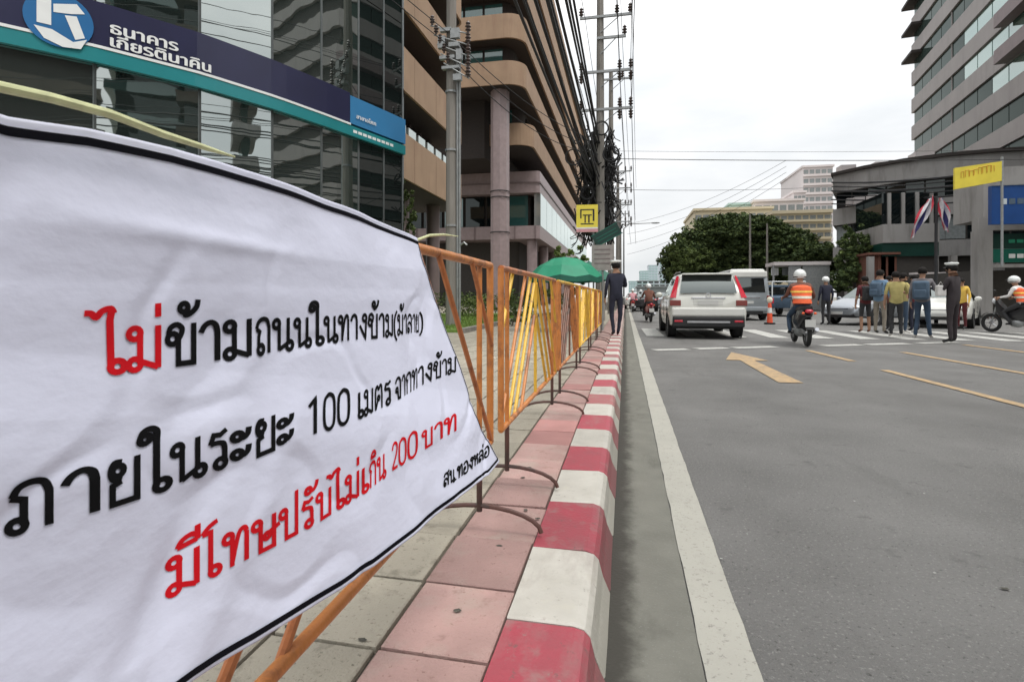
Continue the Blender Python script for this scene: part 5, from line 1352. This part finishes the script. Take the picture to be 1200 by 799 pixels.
b = MB(); b.lathe([(.045,-.004),(.065,-.004),(.065,.004),(.045,.004)], (0,0,0), 'x', 14); b.v = [(p[1],p[0]-.02,p[2]+1.075) for p in b.v]; b.build('badge', 'chrome', t)
MB().tube([(.05,.08,1.14),(.10,.11,1.17),(.42,.13,1.16)], .012, 6).build('rear_wiper', 'black_plastic', t)
mirrors(t, .88, 2.7, 1.10, 'car_pearl')
for s_ in (-1, 1): MB().tube([(s_*.60,.6,1.675),(s_*.61,1.5,1.695),(s_*.59,2.3,1.66)], .018, 6).build('roof_rail', 'steel_grey', t)
for s_ in (-1, 1):
    for y in (1.08, 2.02): MB().box(s_*.906-.003, s_*.906+.003, y, y+.012, .42, 1.0).build('door_gap', 'black_plastic', t)
    for y in (1.3, 2.25): qbox(t, min(s_*.90,s_*.93), max(s_*.90,s_*.93), y, y+.18, .88, .91, 'car_pearl', 'door_handle', .005)

# ---- silver van with a high white roof
vx = 5.28
t = thing('van', 'silver high-roofed van with a white top, stopped beyond the white SUV', 'van', (vx, 25.6, .002), radians(1))
VN = [(0,.42,1.10,1.12,.86,.80),(.05,.34,1.15,1.95,.92,.80),(.22,.30,1.18,2.25,.93,.72),(.8,.28,1.18,2.30,.94,.70),(3.6,.28,1.15,2.28,.94,.70),(4.2,.28,1.12,2.05,.94,.74),(4.75,.30,1.08,1.35,.92,.78),(5.1,.34,.9,1.0,.85,.7),(5.2,.42,.6,.7,.75,.6)]
car_body(t, VN, 'car_silver')
b = MB(); b.prism([(-.74,.14),(.74,.14),(.76,3.9),(-.76,3.9)], 2.02, 2.27); b.build('high_roof', 'car_white', t, bevel=.10)
b = MB(); vs = [(-.70,.0,1.24),(.70,.0,1.24),(.64,.035,1.86),(-.64,.035,1.86)]; b.add([(x,y-.006 if False else y+.02-.03,z) for x,y,z in vs] + [(x,y+.06,z) for x,y,z in vs], [(0,1,2,3),(7,6,5,4),(0,4,5,1),(1,5,6,2),(2,6,7,3),(3,7,4,0)]); b.build('rear_window', 'car_glass', t)
qbox(t, -.78,.78,-.02,.07,1.90,2.16,'car_white','roof_rear',.04)
for s_ in (-1, 1):
    qbox(t, min(s_*.76,s_*.90), max(s_*.76,s_*.90), -.02, .08, .86, 1.10, 'red_lamp_dark', 'tail_light')
    for (a, c) in ((.4,1.5),(1.6,2.7),(2.8,3.7)): side_window(t, VN, a, c, .08, .62, side=s_)
    wheel(t, s_*.82, 1.05, .33, s_); wheel(t, s_*.82, 4.1, .33, s_)
qbox(t, -.88,.88,-.07,.12,.42,.60,'car_silver','bumper',.03); qbox(t,-.6,.6,-.05,.2,.28,.415,'black_plastic','lower_bumper')
qbox(t, -.22,.22,-.02,-.005,.74,.86,'plate','number_plate',.004); qbox(t,-.5,.5,-.02,.02,.98,1.03,'chrome','tailgate_bar')

def sedan(label, loc, rz, paint, parts_front=True, group=None):
    t = thing('sedan', label, 'car', loc, rz, group)
    SD = [(0,.40,.80,.86,.70,.55),(.12,.30,.88,.96,.82,.66),(.75,.26,.92,1.00,.86,.70),(1.35,.25,.93,1.38,.865,.60),(1.9,.25,.92,1.45,.87,.58),(2.55,.25,.90,1.42,.87,.58),(3.35,.25,.88,.97,.86,.70),(3.9,.27,.80,.88,.84,.68),(4.3,.32,.66,.72,.76,.6),(4.42,.38,.52,.56,.64,.5)]
    car_body(t, SD, paint); cross_window(t, SD[2], SD[3], 'rear_window'); cross_window(t, SD[6], SD[5], 'windscreen')
    for s_ in (-1, 1):
        side_window(t, SD, 1.15, 1.98, side=s_, sl0=.28); side_window(t, SD, 2.05, 3.12, side=s_, sl1=-.60)
        wheel(t, s_*.77, .85, .31, s_, .19); wheel(t, s_*.77, 3.5, .31, s_, .19)
        b = MB(); b.ball((s_*.62, 4.22, .66), (.15,.16,.085), 10, 6); b.build('headlight', 'clear_lamp', t, True)
        b = MB(); b.ball((s_*.64, .12, .82), (.14,.13,.08), 10, 6); b.build('tail_light', 'red_lamp', t, True)
        for y in (2.01,): MB().box(s_*.868-.003, s_*.868+.003, y, y+.012, .40, .88).build('door_gap', 'black_plastic', t)
    qbox(t, -.40,.40,4.34,4.40,.52,.62,'black_plastic','grille'); qbox(t,-.62,.62,4.20,4.42,.28,.40,'black_plastic','lower_grille'); qbox(t,-.22,.22,4.425,4.445,.40,.50,'plate','number_plate',.003)
    mirrors(t, .84, 3.0, .98, paint); return t
sedan('silver-grey sedan behind the standing crowd, left of the white car', (11.3, 24.8, .002), radians(125), 'car_grey')
sedan('white sedan behind the officer in dark uniform, headlamp showing left of him', (12.4, 24.2, .002), radians(148), 'car_white')
# small far traffic down the street
def mini(label, px, Y, paint, rz=0, cls='sedan'):
    return sedan(label, (Xat(px, Y), Y, .002), rz, paint)
mini('tiny pale car far down the street at the left edge of the lane', 744, 48, 'car_white')
mini('dark car far down the street, ahead of the small motorcycle', 757, 40, 'moto_black')
mini('far silver car beyond the white SUV, mostly hidden by it', 780, 52, 'car_silver')
# blue-grey pick-up / bus shape beyond the vest rider
t = thing('pickup_truck', 'dark teal pickup truck with a light roof rack behind the orange-vested rider', 'truck', (Xat(925, 31), 31, .002), radians(4))
PK = [(0,.5,.98,1.0,.84,.8),(.05,.45,1.02,1.05,.88,.82),(1.6,.42,1.05,1.08,.90,.82),(1.66,.42,1.05,1.7,.90,.72),(2.9,.42,1.05,1.72,.90,.70),(3.6,.42,1.03,1.12,.90,.80),(4.7,.45,.95,1.02,.86,.76),(4.9,.5,.7,.76,.78,.6)]
car_body(t, PK, 'bag_blue'); cross_window(t, PK[5], PK[4], 'windscreen')
b = MB().box(-.62,.62,1.60,1.64,1.15,1.6); b.build('rear_window', 'car_glass', t)
for s_ in (-1, 1):
    wheel(t, s_*.8, .9, .36, s_); wheel(t, s_*.8, 4.0, .36, s_); side_window(t, PK, 1.8, 3.2, side=s_, sl1=-.3); qbox(t, min(s_*.78,s_*.87), max(s_*.78,s_*.87), -.02, .06, .7, .98, 'red_lamp', 'tail_light')
    MB().tube([(s_*.82,.1,1.02),(s_*.82,.1,1.85),(s_*.78,1.55,1.85)], .03, 6).build('rack_bar', 'sign_white', t)
MB().tube([(-.82,.1,1.85),(.82,.1,1.85)], .03, 6).build('rack_bar', 'sign_white', t)

# ================================================================== MOTORCYCLES
def motorcycle(name, label, loc, rz, panel='moto_black', rear_box=False, plate=True, group=None, lean=0):
    t = thing(name, label, 'motorcycle', loc, rz, group)
    for y, nm in ((-.62,'rear_wheel'), (.62,'front_wheel')):
        MB().lathe([(.225+.05*cos(a), .045*sin(a)) for a in [2*pi*k/8 for k in range(8)]], (0,y,.28), 'x', 22).build(nm, 'tyre', t, True)
        b = MB(); b.lathe([(.185,-.02),(.20,-.02),(.20,.02),(.185,.02)], (0,y,.28), 'x', 18)
        for k in range(5): a = 2*pi*k/5; b.tube([(0,y,.28),(0,y+.19*cos(a),.28+.19*sin(a))], .014, 5)
        b.cyl((0,y,.28), .045, .10, (1,0,0), 10); b.build('rim', 'rim', t, True)
    MB().tube([(0,.42,.95),(0,.50,.72),(0,.62,.28)], [.03,.03,.02], 8).build('fork', 'steel_grey', t)
    b = MB()
    sec = [(-.78,.62,.66,.06),(-.60,.56,.80,.12),(-.30,.40,.78,.15),(-.05,.32,.66,.15),(.18,.34,.62,.12),(.36,.50,.84,.14),(.46,.62,1.0,.11)]
    vs = []
    for (y, z0_, z1_, w_) in sec: vs += [(-w_*.6,y,z0_),(w_*.6,y,z0_),(w_,y,(z0_+z1_)/2),(w_*.8,y,z1_),(-w_*.8,y,z1_),(-w_,y,(z0_+z1_)/2)]
    b.add(vs, [(i*6+k, i*6+(k+1)%6, (i+1)*6+(k+1)%6, (i+1)*6+k) for i in range(len(sec)-1) for k in range(6)] + [(0,1,2,3,4,5), tuple(36+k for k in range(6))]); b.build('body', panel, t, True)
    b = MB(); sec = [(-.80,.80,.07),(-.55,.80,.13),(-.2,.77,.15),(.08,.74,.10)]; vs = []
    for (y, z, w_) in sec: vs += [(-w_,y,z-.03),(w_,y,z-.03),(w_*.8,y,z+.045),(-w_*.8,y,z+.045)]
    b.add(vs, [(i*4+k, i*4+(k+1)%4, (i+1)*4+(k+1)%4, (i+1)*4+k) for i in range(3) for k in range(4)] + [(0,1,2,3),(12,13,14,15)]); b.build('seat', 'black_plastic', t)
    MB().tube([(-.34,.28,1.02),(-.2,.38,1.03),(0,.43,1.0),(.2,.38,1.03),(.34,.28,1.02)], .015, 7).build('handlebar', 'black_plastic', t, True)
    for s_ in (-1, 1):
        MB().tube([(s_*.22,.36,1.03),(s_*.27,.36,1.18)], .008, 5).build('mirror_stem', 'black_plastic', t)
        MB().ball((s_*.29,.36,1.21), (.06,.02,.04), 8, 6).build('mirror', 'black_plastic', t, True)
        MB().ball((s_*.11,-.80,.70), (.03,.03,.025), 8, 6).build('indicator', 'vest_orange', t, True)
    MB().ball((0,.52,.92), (.09,.07,.09), 10, 8).build('headlight', 'clear_lamp', t, True)
    MB().ball((0,-.80,.74), (.08,.05,.045), 10, 6).build('tail_light', 'red_lamp', t, True)
    b = MB(); b.add([(-.06,-.70,.60),(.06,-.70,.60),(.07,-.92,.38),(-.07,-.92,.38),(-.06,-.68,.58),(.06,-.68,.58),(.07,-.89,.36),(-.07,-.89,.36)], [(0,1,2,3),(7,6,5,4),(0,4,5,1),(1,5,6,2),(2,6,7,3),(3,7,4,0)]); b.build('rear_fender', 'black_plastic', t)
    if plate: MB().obox((0,-.905,.50), (.19,.01,.15)).build('number_plate', 'plate', t)
    b = MB(); vs = []
    for k in range(9):
        a = radians(25+k*16); vs += [(-.055,.62+.31*cos(a),.28+.31*sin(a)),(.055,.62+.31*cos(a),.28+.31*sin(a))]
    b.add(vs, [(2*k,2*k+1,2*k+3,2*k+2) for k in range(8)]); b.build('front_fender', panel, t)
    MB().tube([(.12,.05,.22),(.13,-.3,.24),(.14,-.55,.30),(.14,-.82,.38)], [.025,.03,.045,.04], 8).build('exhaust', 'chrome', t, True)
    MB().ball((0,-.02,.30), (.14,.20,.13), 10, 8).build('engine', 'steel_grey', t, True)
    MB().tube([(-.24,.05,.26),(.24,.05,.26)], .018, 6).build('footrest', 'black_plastic', t)
    MB().tube([(-.05,-.1,.30),(-.05,-.62,.28),(-.05,-.62,.32),(-.05,-.1,.36)], .022, 6).build('swing_arm', 'steel_grey', t)
    if rear_box: MB().box(-.17,.17,-.95,-.62,.84,1.08).build('carrier', panel, t, bevel=.03)
    return t

# ================================================================== PEOPLE (local: +y is the way they face)
def person(label, loc, rz, h=1.72, col=None, pose=None, hat=None, hair='hair', group=None, shorts=False, female=False, vest=None, sleeves=True, wide=1.1):
    """one skinned body grown from a jointed skeleton; clothing colours are given by the nearest bone"""
    col = col or {}; P = dict(pelvis=(0,0,.95), waist=(0,0,1.09), chest=(0,.01,1.30), neck=(0,0,1.46), chin=(0,.015,1.535), head=(0,.03,1.62), crown=(0,.02,1.70))
    for s_, k in ((-1,'l'),(1,'r')):
        P['sh'+k] = (s_*.175,0,1.405); P['el'+k] = (s_*.235,-.02,1.13); P['wr'+k] = (s_*.245,.06,.89); P['ha'+k] = (s_*.245,.085,.81)
        P['hi'+k] = (s_*.09,0,.90); P['kn'+k] = (s_*.105,.02,.49); P['an'+k] = (s_*.11,-.01,.09); P['to'+k] = (s_*.125,.15,.035)
    P.update(pose or {})
    Rr = dict(pelvis=(.155,.115), waist=(.135,.10), chest=(.165,.115), neck=(.055,.055), chin=(.062,.072), head=(.090,.106), crown=(.072,.088),
              sh=(.062,.062), el=(.044,.044), wr=(.029,.029), ha=(.038,.022), hi=(.088,.088), kn=(.058,.058), an=(.040,.042), to=(.038,.028))
    E_ = [('pelvis','waist','top'),('waist','chest','top'),('chest','neck','top'),('neck','chin','skin'),('chin','head','skin'),('head','crown','skin')]
    for k in 'lr': E_ += [('chest','sh'+k,'top'),('sh'+k,'el'+k,'top'),('el'+k,'wr'+k,'fore'),('wr'+k,'ha'+k,'skin'),('pelvis','hi'+k,'legs'),('hi'+k,'kn'+k,'legs'),('kn'+k,'an'+k,'calf'),('an'+k,'to'+k,'shoe')]
    names = list(P); sc = h/1.72; verts = [Vector(P[n_])*sc for n_ in names]; rad = [Rr.get(n_, Rr.get(n_[:2])) for n_ in names]
    edges = [(names.index(a), names.index(c)) for a, c, _ in E_]; reg = [r for _, _, r in E_]
    for k in 'lr':      # five fingers rooted in the palm
        hi_ = names.index('ha'+k); w_ = Vector(P['wr'+k]); hh = Vector(P['ha'+k]); d = (hh-w_).normalized(); sgn_ = -1 if k == 'l' else 1
        cross = d.cross(Vector((sgn_,0,0))).normalized() if abs(d.x) < .9 else Vector((0,0,1)); inn = Vector((-sgn_,0,0))
        for f, ln in ((-.030,.055),(-.010,.072),(.010,.070),(.028,.058)):
            base = hh + cross*f + d*.02; m1 = base + d*ln*.6 + inn*.006; tip_ = m1 + d*ln*.45 + inn*.018
            i0 = len(verts); verts += [base*sc, m1*sc, tip_*sc]; rad += [(.010,.010),(.0085,.0085),(.0065,.0065)]; edges += [(hi_, i0),(i0,i0+1),(i0+1,i0+2)]; reg += ['skin']*3
        th = hh - cross*.038 - d*.015; t2 = th - cross*.022 + d*.03; i0 = len(verts); verts += [th*sc, t2*sc, (t2+d*.022+inn*.01)*sc]; rad += [(.012,.012),(.010,.010),(.0075,.0075)]; edges += [(hi_, i0),(i0,i0+1),(i0+1,i0+2)]; reg += ['skin']*3
    me = bpy.data.meshes.new('skeleton'); me.from_pydata([tuple(v) for v in verts], edges, []); o = bpy.data.objects.new('skeleton', me); COL.objects.link(o)
    md_ = o.modifiers.new('skin', 'SKIN'); md_.use_smooth_shade = True
    for i, sv in enumerate(me.skin_vertices[0].data):
        sv.radius = (rad[i][0]*sc*wide if i < 4 else rad[i][0]*sc, rad[i][1]*sc); sv.use_root = (i == 0)
    o.modifiers.new('sub', 'SUBSURF').levels = 1
    bpy.context.view_layer.update(); dm = bpy.data.meshes.new_from_object(o.evaluated_get(bpy.context.evaluated_depsgraph_get())); bpy.data.objects.remove(o)
    sd_ = (loc[0]*3.1, loc[1]*1.7)
    for v in dm.vertices:      # folds of the clothing
        if .12*sc < v.co.z < 1.40*sc:
            q = v.co; nn_ = noise.noise(Vector((q.x*9+sd_[0], q.y*9, q.z*16+sd_[1])))*.011 + noise.noise(Vector((q.x*22, q.y*22+sd_[0], q.z*30)))*.005
            if abs(q.x) < .30*sc and q.z > .1: v.co = q + v.normal*nn_
    dm.materials.clear(); mats_ = []
    top, legs, shoe, skin = col.get('top','navy'), col.get('legs','navy'), col.get('shoe','black_plastic'), 'skin'
    mp_ = {'top': top, 'fore': top if sleeves else skin, 'skin': skin, 'legs': legs, 'calf': skin if shorts else legs, 'shoe': shoe}
    for r, mm in mp_.items():
        if mm not in mats_: mats_.append(mm); dm.materials.append(M[mm])
    seg = [(verts[a], verts[c], reg[i]) for i, (a, c) in enumerate(edges)]
    for p in dm.polygons:
        c = p.center; best = (9, 'top')
        for a, q, r in seg:
            ab = q-a; L2 = ab.length_squared; t_ = max(0, min(1, (c-a).dot(ab)/L2)) if L2 else 0; d = (c-(a+ab*t_)).length
            if d < best[0]: best = (d, r)
        r = best[1]
        hemz = P['pelvis'][2]*sc - (.06 if not pose or 'pelvis' not in pose else -.02)
        if r == 'legs' and c.z > hemz: r = 'top'
        if r == 'top' and c.z <= hemz and abs(c.x) < .19: r = 'legs'
        p.material_index = mats_.index(mp_[r]); p.use_smooth = True
    root = thing('person', label, 'person', loc, rz, group)
    bo = bpy.data.objects.new('body', dm); COL.objects.link(bo); bo.parent = root
    hd = Vector(P['head'])*sc
    # nose, ears, eyes on the head
    for s_ in (-1, 1):
        MB().ball((hd.x+s_*.083*sc, hd.y-.005, hd.z-.01), (.014,.024,.034), 8, 6).build('ear', 'skin', root, True)
        MB().ball((hd.x+s_*.032*sc, hd.y+.088*sc, hd.z+.005), (.012,.008,.008), 6, 5).build('eye', 'hair', root, True)
    MB().tube([(hd.x, hd.y+.085*sc, hd.z+.01), (hd.x, hd.y+.108*sc, hd.z-.03)], [.008,.014], 6).build('nose', 'skin', root, True)
    MB().ball((hd.x, hd.y+.078*sc, hd.z-.062), (.024,.010,.006), 8, 5).build('mouth', 'dark_red', root, True)
    if hat in (None, 'cap', 'peaked'):
        b = MB(); n_ = 14; R1 = .106*sc; vs = []
        for i in range(8):
            a = radians(-35+i*125/7)
            for k in range(n_):
                q = 2*pi*k/n_; zf = 0 if sin(q) < .25 else .55*(sin(q)-.25)
                aa = max(a, radians(-35)+zf*1.5); vs.append((hd.x+R1*cos(aa)*cos(q)*.93, hd.y-.008+R1*1.08*cos(aa)*sin(q), hd.z+.018+R1*1.0*sin(aa)))
        b.add(vs, [(i*n_+k, i*n_+(k+1)%n_, (i+1)*n_+(k+1)%n_, (i+1)*n_+k) for i in range(7) for k in range(n_)] + [tuple(7*n_+k for k in range(n_))]); b.build('hair', hair, root, True)
        if female: MB().tube([(hd.x,hd.y-.08,hd.z+.04),(hd.x,hd.y-.11,hd.z-.08),(hd.x,hd.y-.10,hd.z-.24)], [.07,.075,.03], 10).build('hair_tail', hair, root, True)
    if hat == 'peaked':
        b = MB(); b.lathe([(.098,.03),(.100,.065),(.135,.10),(.125,.125),(.0,.14)], (hd.x,hd.y,hd.z+.02), 'z', 20, close=False); b.build('cap_crown', 'helmet_white', root, True)
        MB().lathe([(.098,.028),(.103,.028),(.104,.068),(.099,.068)], (hd.x,hd.y,hd.z+.02), 'z', 20).build('cap_band', 'charcoal', root)
        b = MB(); vs = [];
        for k in range(9): a = radians(25+k*130/8); vs += [(hd.x+.10*cos(a), hd.y+.10*sin(a), hd.z+.052), (hd.x+.145*cos(a), hd.y+.165*sin(a), hd.z+.030)]
        b.add(vs, [(2*k,2*k+1,2*k+3,2*k+2) for k in range(8)]); b.build('cap_peak', 'black_plastic', root)
    if hat == 'helmet':
        b = MB(); b.ball((hd.x,hd.y-.005,hd.z+.03), (.128,.145,.130), 18, 10, -.55, 1.0); b.build('helmet', 'helmet_white', root, True)
        MB().lathe([(.122,-.055),(.132,-.055),(.132,-.035),(.122,-.035)], (hd.x,hd.y-.005,hd.z+.03), 'z', 18).build('helmet_rim', 'charcoal', root)
        b = MB(); vs = []
        for k in range(7): a = radians(35+k*110/6); vs += [(hd.x+.125*cos(a), hd.y+.142*sin(a), hd.z+.06), (hd.x+.15*cos(a), hd.y+.20*sin(a), hd.z+.03)]
        b.add(vs, [(2*k,2*k+1,2*k+3,2*k+2) for k in range(6)]); b.build('visor', 'charcoal', root)
    if vest:
        cw, nk = Vector(P['waist'])*sc, Vector(P['neck'])*sc; pe = Vector(P['pelvis'])*sc
        b = MB(); n_ = 18; rows = [(pe.lerp(cw,.35), .172, .138), (cw, .160,.130), (Vector(P['chest'])*sc, .188,.145), (Vector(P["chest"])*sc + Vector((0,0,.07)), .175,.125), (nk-Vector((0,0,.035)), .115,.085)]
        vs = []
        for (c, rx, ry) in rows: vs += [(c.x+rx*wide*cos(2*pi*k/n_), c.y+ry*sin(2*pi*k/n_), c.z) for k in range(n_)]
        b.add(vs, [(i*n_+k, i*n_+(k+1)%n_, (i+1)*n_+(k+1)%n_, (i+1)*n_+k) for i in range(4) for k in range(n_)]); b.build('vest', vest, root, True)
        def hoop(f, i, m, nm, hgt_=.05):
            (c0, a0, b0), (c1, a1, b1) = rows[i], rows[i+1]; vs = []
            for ff in (f, f+hgt_):
                c = c0.lerp(c1, ff); rx = (a0+(a1-a0)*ff)+.006; ry = (b0+(b1-b0)*ff)+.006; vs += [(c.x+rx*wide*cos(2*pi*k/n_), c.y+ry*sin(2*pi*k/n_), c.z) for k in range(n_)]
            q = MB(); q.add(vs, [(k,(k+1)%n_,n_+(k+1)%n_,n_+k) for k in range(n_)]); q.build(nm, m, root)
        hoop(.1, 1, 'reflective', 'reflective_band', .28); hoop(.75, 1, 'vest_yellow', 'reflective_band', .2)
    return root
def backpack(label, loc, rz, m, z=1.28, wd=.30, hgt_=.44, dy=-.20):
    t = thing('backpack', label, 'backpack', (loc[0], loc[1], loc[2]+z-hgt_/2), rz)
    MB().box(-wd/2,wd/2,dy-.09,dy+.08,.0,hgt_).build('bag', m, t, True, bevel=.055)
    MB().box(-wd*.36,wd*.36,dy-.135,dy-.088,.04,hgt_*.52).build('front_pocket', m, t, True, bevel=.02)
    for s_ in (-1, 1): MB().tube([(s_*.11,dy+.05,hgt_*.1),(s_*.15,dy+.30,hgt_*.2),(s_*.13,dy+.34,hgt_*.65),(s_*.11,dy+.20,hgt_*1.02),(s_*.10,dy+.06,hgt_*.85)], .016, 6).build('strap', 'black_plastic', t, True)
    return t
def gat(px, py, z=0): g = ground(px, py); return (g[0], g[1], .006+z)
def face_from(loc, off=0): return atan2(-loc[0], loc[1]) + off      # turned away from the viewer, plus an offset
sit = dict(pelvis=(0,-.18,.86), waist=(0,-.16,.99), chest=(0,-.07,1.19), neck=(0,.0,1.35), chin=(0,.04,1.42), head=(0,.06,1.50), crown=(0,.05,1.58))
for s_, k in ((-1,'l'),(1,'r')):
    sit.update({'sh'+k:(s_*.18,-.03,1.29),'el'+k:(s_*.27,.03,1.07),'wr'+k:(s_*.31,.22,1.03),'ha'+k:(s_*.32,.29,1.02),'hi'+k:(s_*.10,-.12,.82),'kn'+k:(s_*.19,.22,.62),'an'+k:(s_*.20,.02,.30),'to'+k:(s_*.21,.16,.26)})

# officer standing by the kerb at the end of the barriers
g = gat(719, 394); L0 = (g[0]+.05, 12.9, .15)
person('officer in dark navy uniform and white cap standing on the kerb where the barriers end', (Xat(722, 12.9), 12.9, .143), .25, 1.70, dict(top='navy', legs='navy'),
       dict(elr=(.25,.06,1.14), wrr=(.16,.22,1.22), har=(.10,.26,1.26), anl=(-.06,-.03,.09), tol=(-.07,.13,.035), anr=(.06,.05,.09), tor=(.08,.2,.035)), hat='peaked')
# officer in the road, right
L1 = gat(1117, 402.5)
person('broad officer in dark uniform and white cap standing on the road before the white sedan', L1, face_from(L1, 1.1), 1.76, dict(top='police_dark', legs='police_dark', shoe='black_plastic'),
       dict(ell=(-.24,.08,1.14), wrl=(-.12,.24,1.10), hal=(-.06,.28,1.12), elr=(.25,.06,1.13), wrr=(.10,.24,1.14), har=(.03,.28,1.16), anl=(-.13,-.02,.09), anr=(.13,.03,.09), tol=(-.17,.13,.035), tor=(.18,.17,.035)), hat='peaked', wide=1.18)

t = thing('paper_bag', 'small white bag held at the broad officer\'s chest', 'bag', (L1[0]-.27, L1[1]-.05, 1.18)); MB().box(-.09,.09,-.06,.06,-.12,.12).build('bag', 'white_cloth', t, bevel=.02)
MB().tube([(-.05,0,.12),(0,0,.2),(.05,0,.12)], .006, 5).build('handle', 'white_cloth', t)
# officer farther back
L2 = gat(968, 381)
person('officer in navy with a pale helmet between the vest rider and the grey sedan', L2, face_from(L2, .5), 1.74, dict(top='navy', legs='charcoal'), hat='helmet')
# the crowd
L3 = gat(1014, 390); person('person in a dark red top and black shorts, leftmost of the standing group', L3, face_from(L3, .4), 1.62, dict(top='dark_red', legs='charcoal', shoe='brown_cloth'), dict(elr=(.26,.05,1.12), wrr=(.2,.2,1.0), har=(.18,.26,.98)), shorts=True, sleeves=False)
L4 = gat(1031, 391.5); person('man in a sky blue shirt and wide khaki trousers within the standing group', L4, face_from(L4, -.5), 1.78, dict(top='sky_blue', legs='khaki'), dict(ell=(-.25,.06,1.14), wrl=(-.17,.24,1.13), hal=(-.14,.3,1.14)), wide=1.1)
L5 = gat(1050, 395); person('man in a yellow shirt and dark trousers bending slightly, middle of the group', L5, face_from(L5, .2), 1.68, dict(top='shirt_yellow', legs='charcoal', shoe='white_cloth'), dict(elr=(.27,.07,1.15), wrr=(.18,.26,1.2), har=(.15,.32,1.22)), sleeves=False)
L6 = gat(1058, 391); person('second man in a yellow shirt with striped dark trousers behind the first yellow shirt', L6, face_from(L6, -1.0), 1.70, dict(top='shirt_yellow', legs='jeans', shoe='white_cloth'), dict(elr=(.25,.06,1.14), wrr=(.17,.24,1.15), har=(.14,.3,1.17)), sleeves=False)
L7 = gat(1081, 397); person('man in grey shirt and dark jeans with a blue-grey backpack, rightmost of the group', L7, face_from(L7, -.15), 1.76, dict(top='grey_cloth', legs='jeans', shoe='white_cloth'), dict(anl=(-.14,-.02,.09), anr=(.14,.05,.09), tol=(-.17,.13,.035), tor=(.17,.2,.035), elr=(.26,.06,1.15), wrr=(.18,.2,1.28), har=(.16,.24,1.33)), wide=1.05)
backpack('blue-grey backpack worn by the man in the grey shirt', L7, face_from(L7, -.15), 'bag_blue', 1.20, .34, .46)
backpack('black backpack worn by the person in the dark red top', L3, face_from(L3, .4), 'charcoal', 1.14, .30, .42)
backpack('small dull blue backpack worn by the man in the sky blue shirt', L4, face_from(L4, -.5), 'bag_blue', 1.24, .28, .40)
L8 = gat(1043, 388); person('person in a dark brown top standing behind the sky blue and yellow shirts', L8, face_from(L8, 2.2), 1.66, dict(top='brown_cloth', legs='charcoal'), female=True)
L9b = gat(1072, 389); person('person in a maroon top between the yellow shirts and the blue-grey backpack', L9b, face_from(L9b, .8), 1.68, dict(top='dark_red', legs='navy'))
# rider in orange vest
L9 = gat(938, 404.0)
rz9 = face_from(L9, .20)
motorcycle('motorcycle', 'black motorcycle ridden away by the rider in the orange vest, near the stop line', L9, rz9, 'moto_black')
person('motorcycle rider in a bright orange reflective vest and white helmet', L9, rz9, 1.70, dict(top='brown_cloth', legs='jeans', shoe='black_plastic'), sit, hat='helmet', vest='vest_orange', wide=1.12)
# rider at the right edge
L10 = gat(1191, 391)
rz10 = face_from(L10, 1.05)
motorcycle('motorcycle', 'dark motorcycle at the right edge of the road, side on', L10, rz10, 'moto_black')
person('rider in an orange vest over white sleeves at the right edge of the road', L10, rz10, 1.70, dict(top='white_cloth', legs='charcoal'), sit, hat='helmet', vest='vest_orange')
L11 = (L10[0]-.35, L10[1]+1.9, .006)
person('person in a yellow-orange vest and pink cap standing behind the motorcycle at the right edge', L11, face_from(L11, 2.6), 1.62, dict(top='vest_yellow', legs='dark_red'), hat='cap')
# riders beyond the SUV, on its left
L12 = gat(760, 377); motorcycle('motorcycle', 'brown-red motorcycle just left of the white SUV', L12, 0.1, 'moto_red'); person('rider in a brown jacket on the motorcycle just left of the white SUV', L12, .1, 1.66, dict(top='brown_cloth', legs='charcoal'), sit, hat='helmet')
L13 = gat(751, 364); motorcycle('motorcycle', 'far small motorcycle in the left lane beyond the brown-red one', L13, 0.0, 'moto_black'); person('rider in purple on the far small motorcycle', L13, 0, 1.66, dict(top='purple', legs='charcoal'), sit, hat='helmet')
L14 = gat(741, 369); motorcycle('motorcycle', 'far motorcycle with a pink-clad rider along the white edge line', (L14[0]+.1, L14[1]+6, .006), 0.0, 'moto_red'); person('rider in a pale pink shirt on the motorcycle along the edge line', (L14[0]+.1, L14[1]+6, .006), 0, 1.66, dict(top='far_red', legs='charcoal'), sit, hat='helmet')
# orange and white traffic post
g = gat(902, 380)
t = thing('traffic_post', 'orange and white traffic post on a small base right of the van', 'traffic post', g)
MB().cyl((0,0,.03), .20, .06, seg=16).build('base', 'black_plastic', t); MB().tube([(0,0,.06),(0,0,.42)], [.11,.085], 12).build('lower_sleeve', 'cone_orange', t, True)
MB().tube([(0,0,.425),(0,0,.62)], [.084,.075], 12).build('white_sleeve', 'helmet_white', t, True); MB().tube([(0,0,.625),(0,0,.80)], [.074,.06], 12).build('upper_sleeve', 'cone_orange', t, True)
MB().ball((0,0,.92), (.11,.05,.12), 12, 8).build('reflector', 'reflective', t, True)
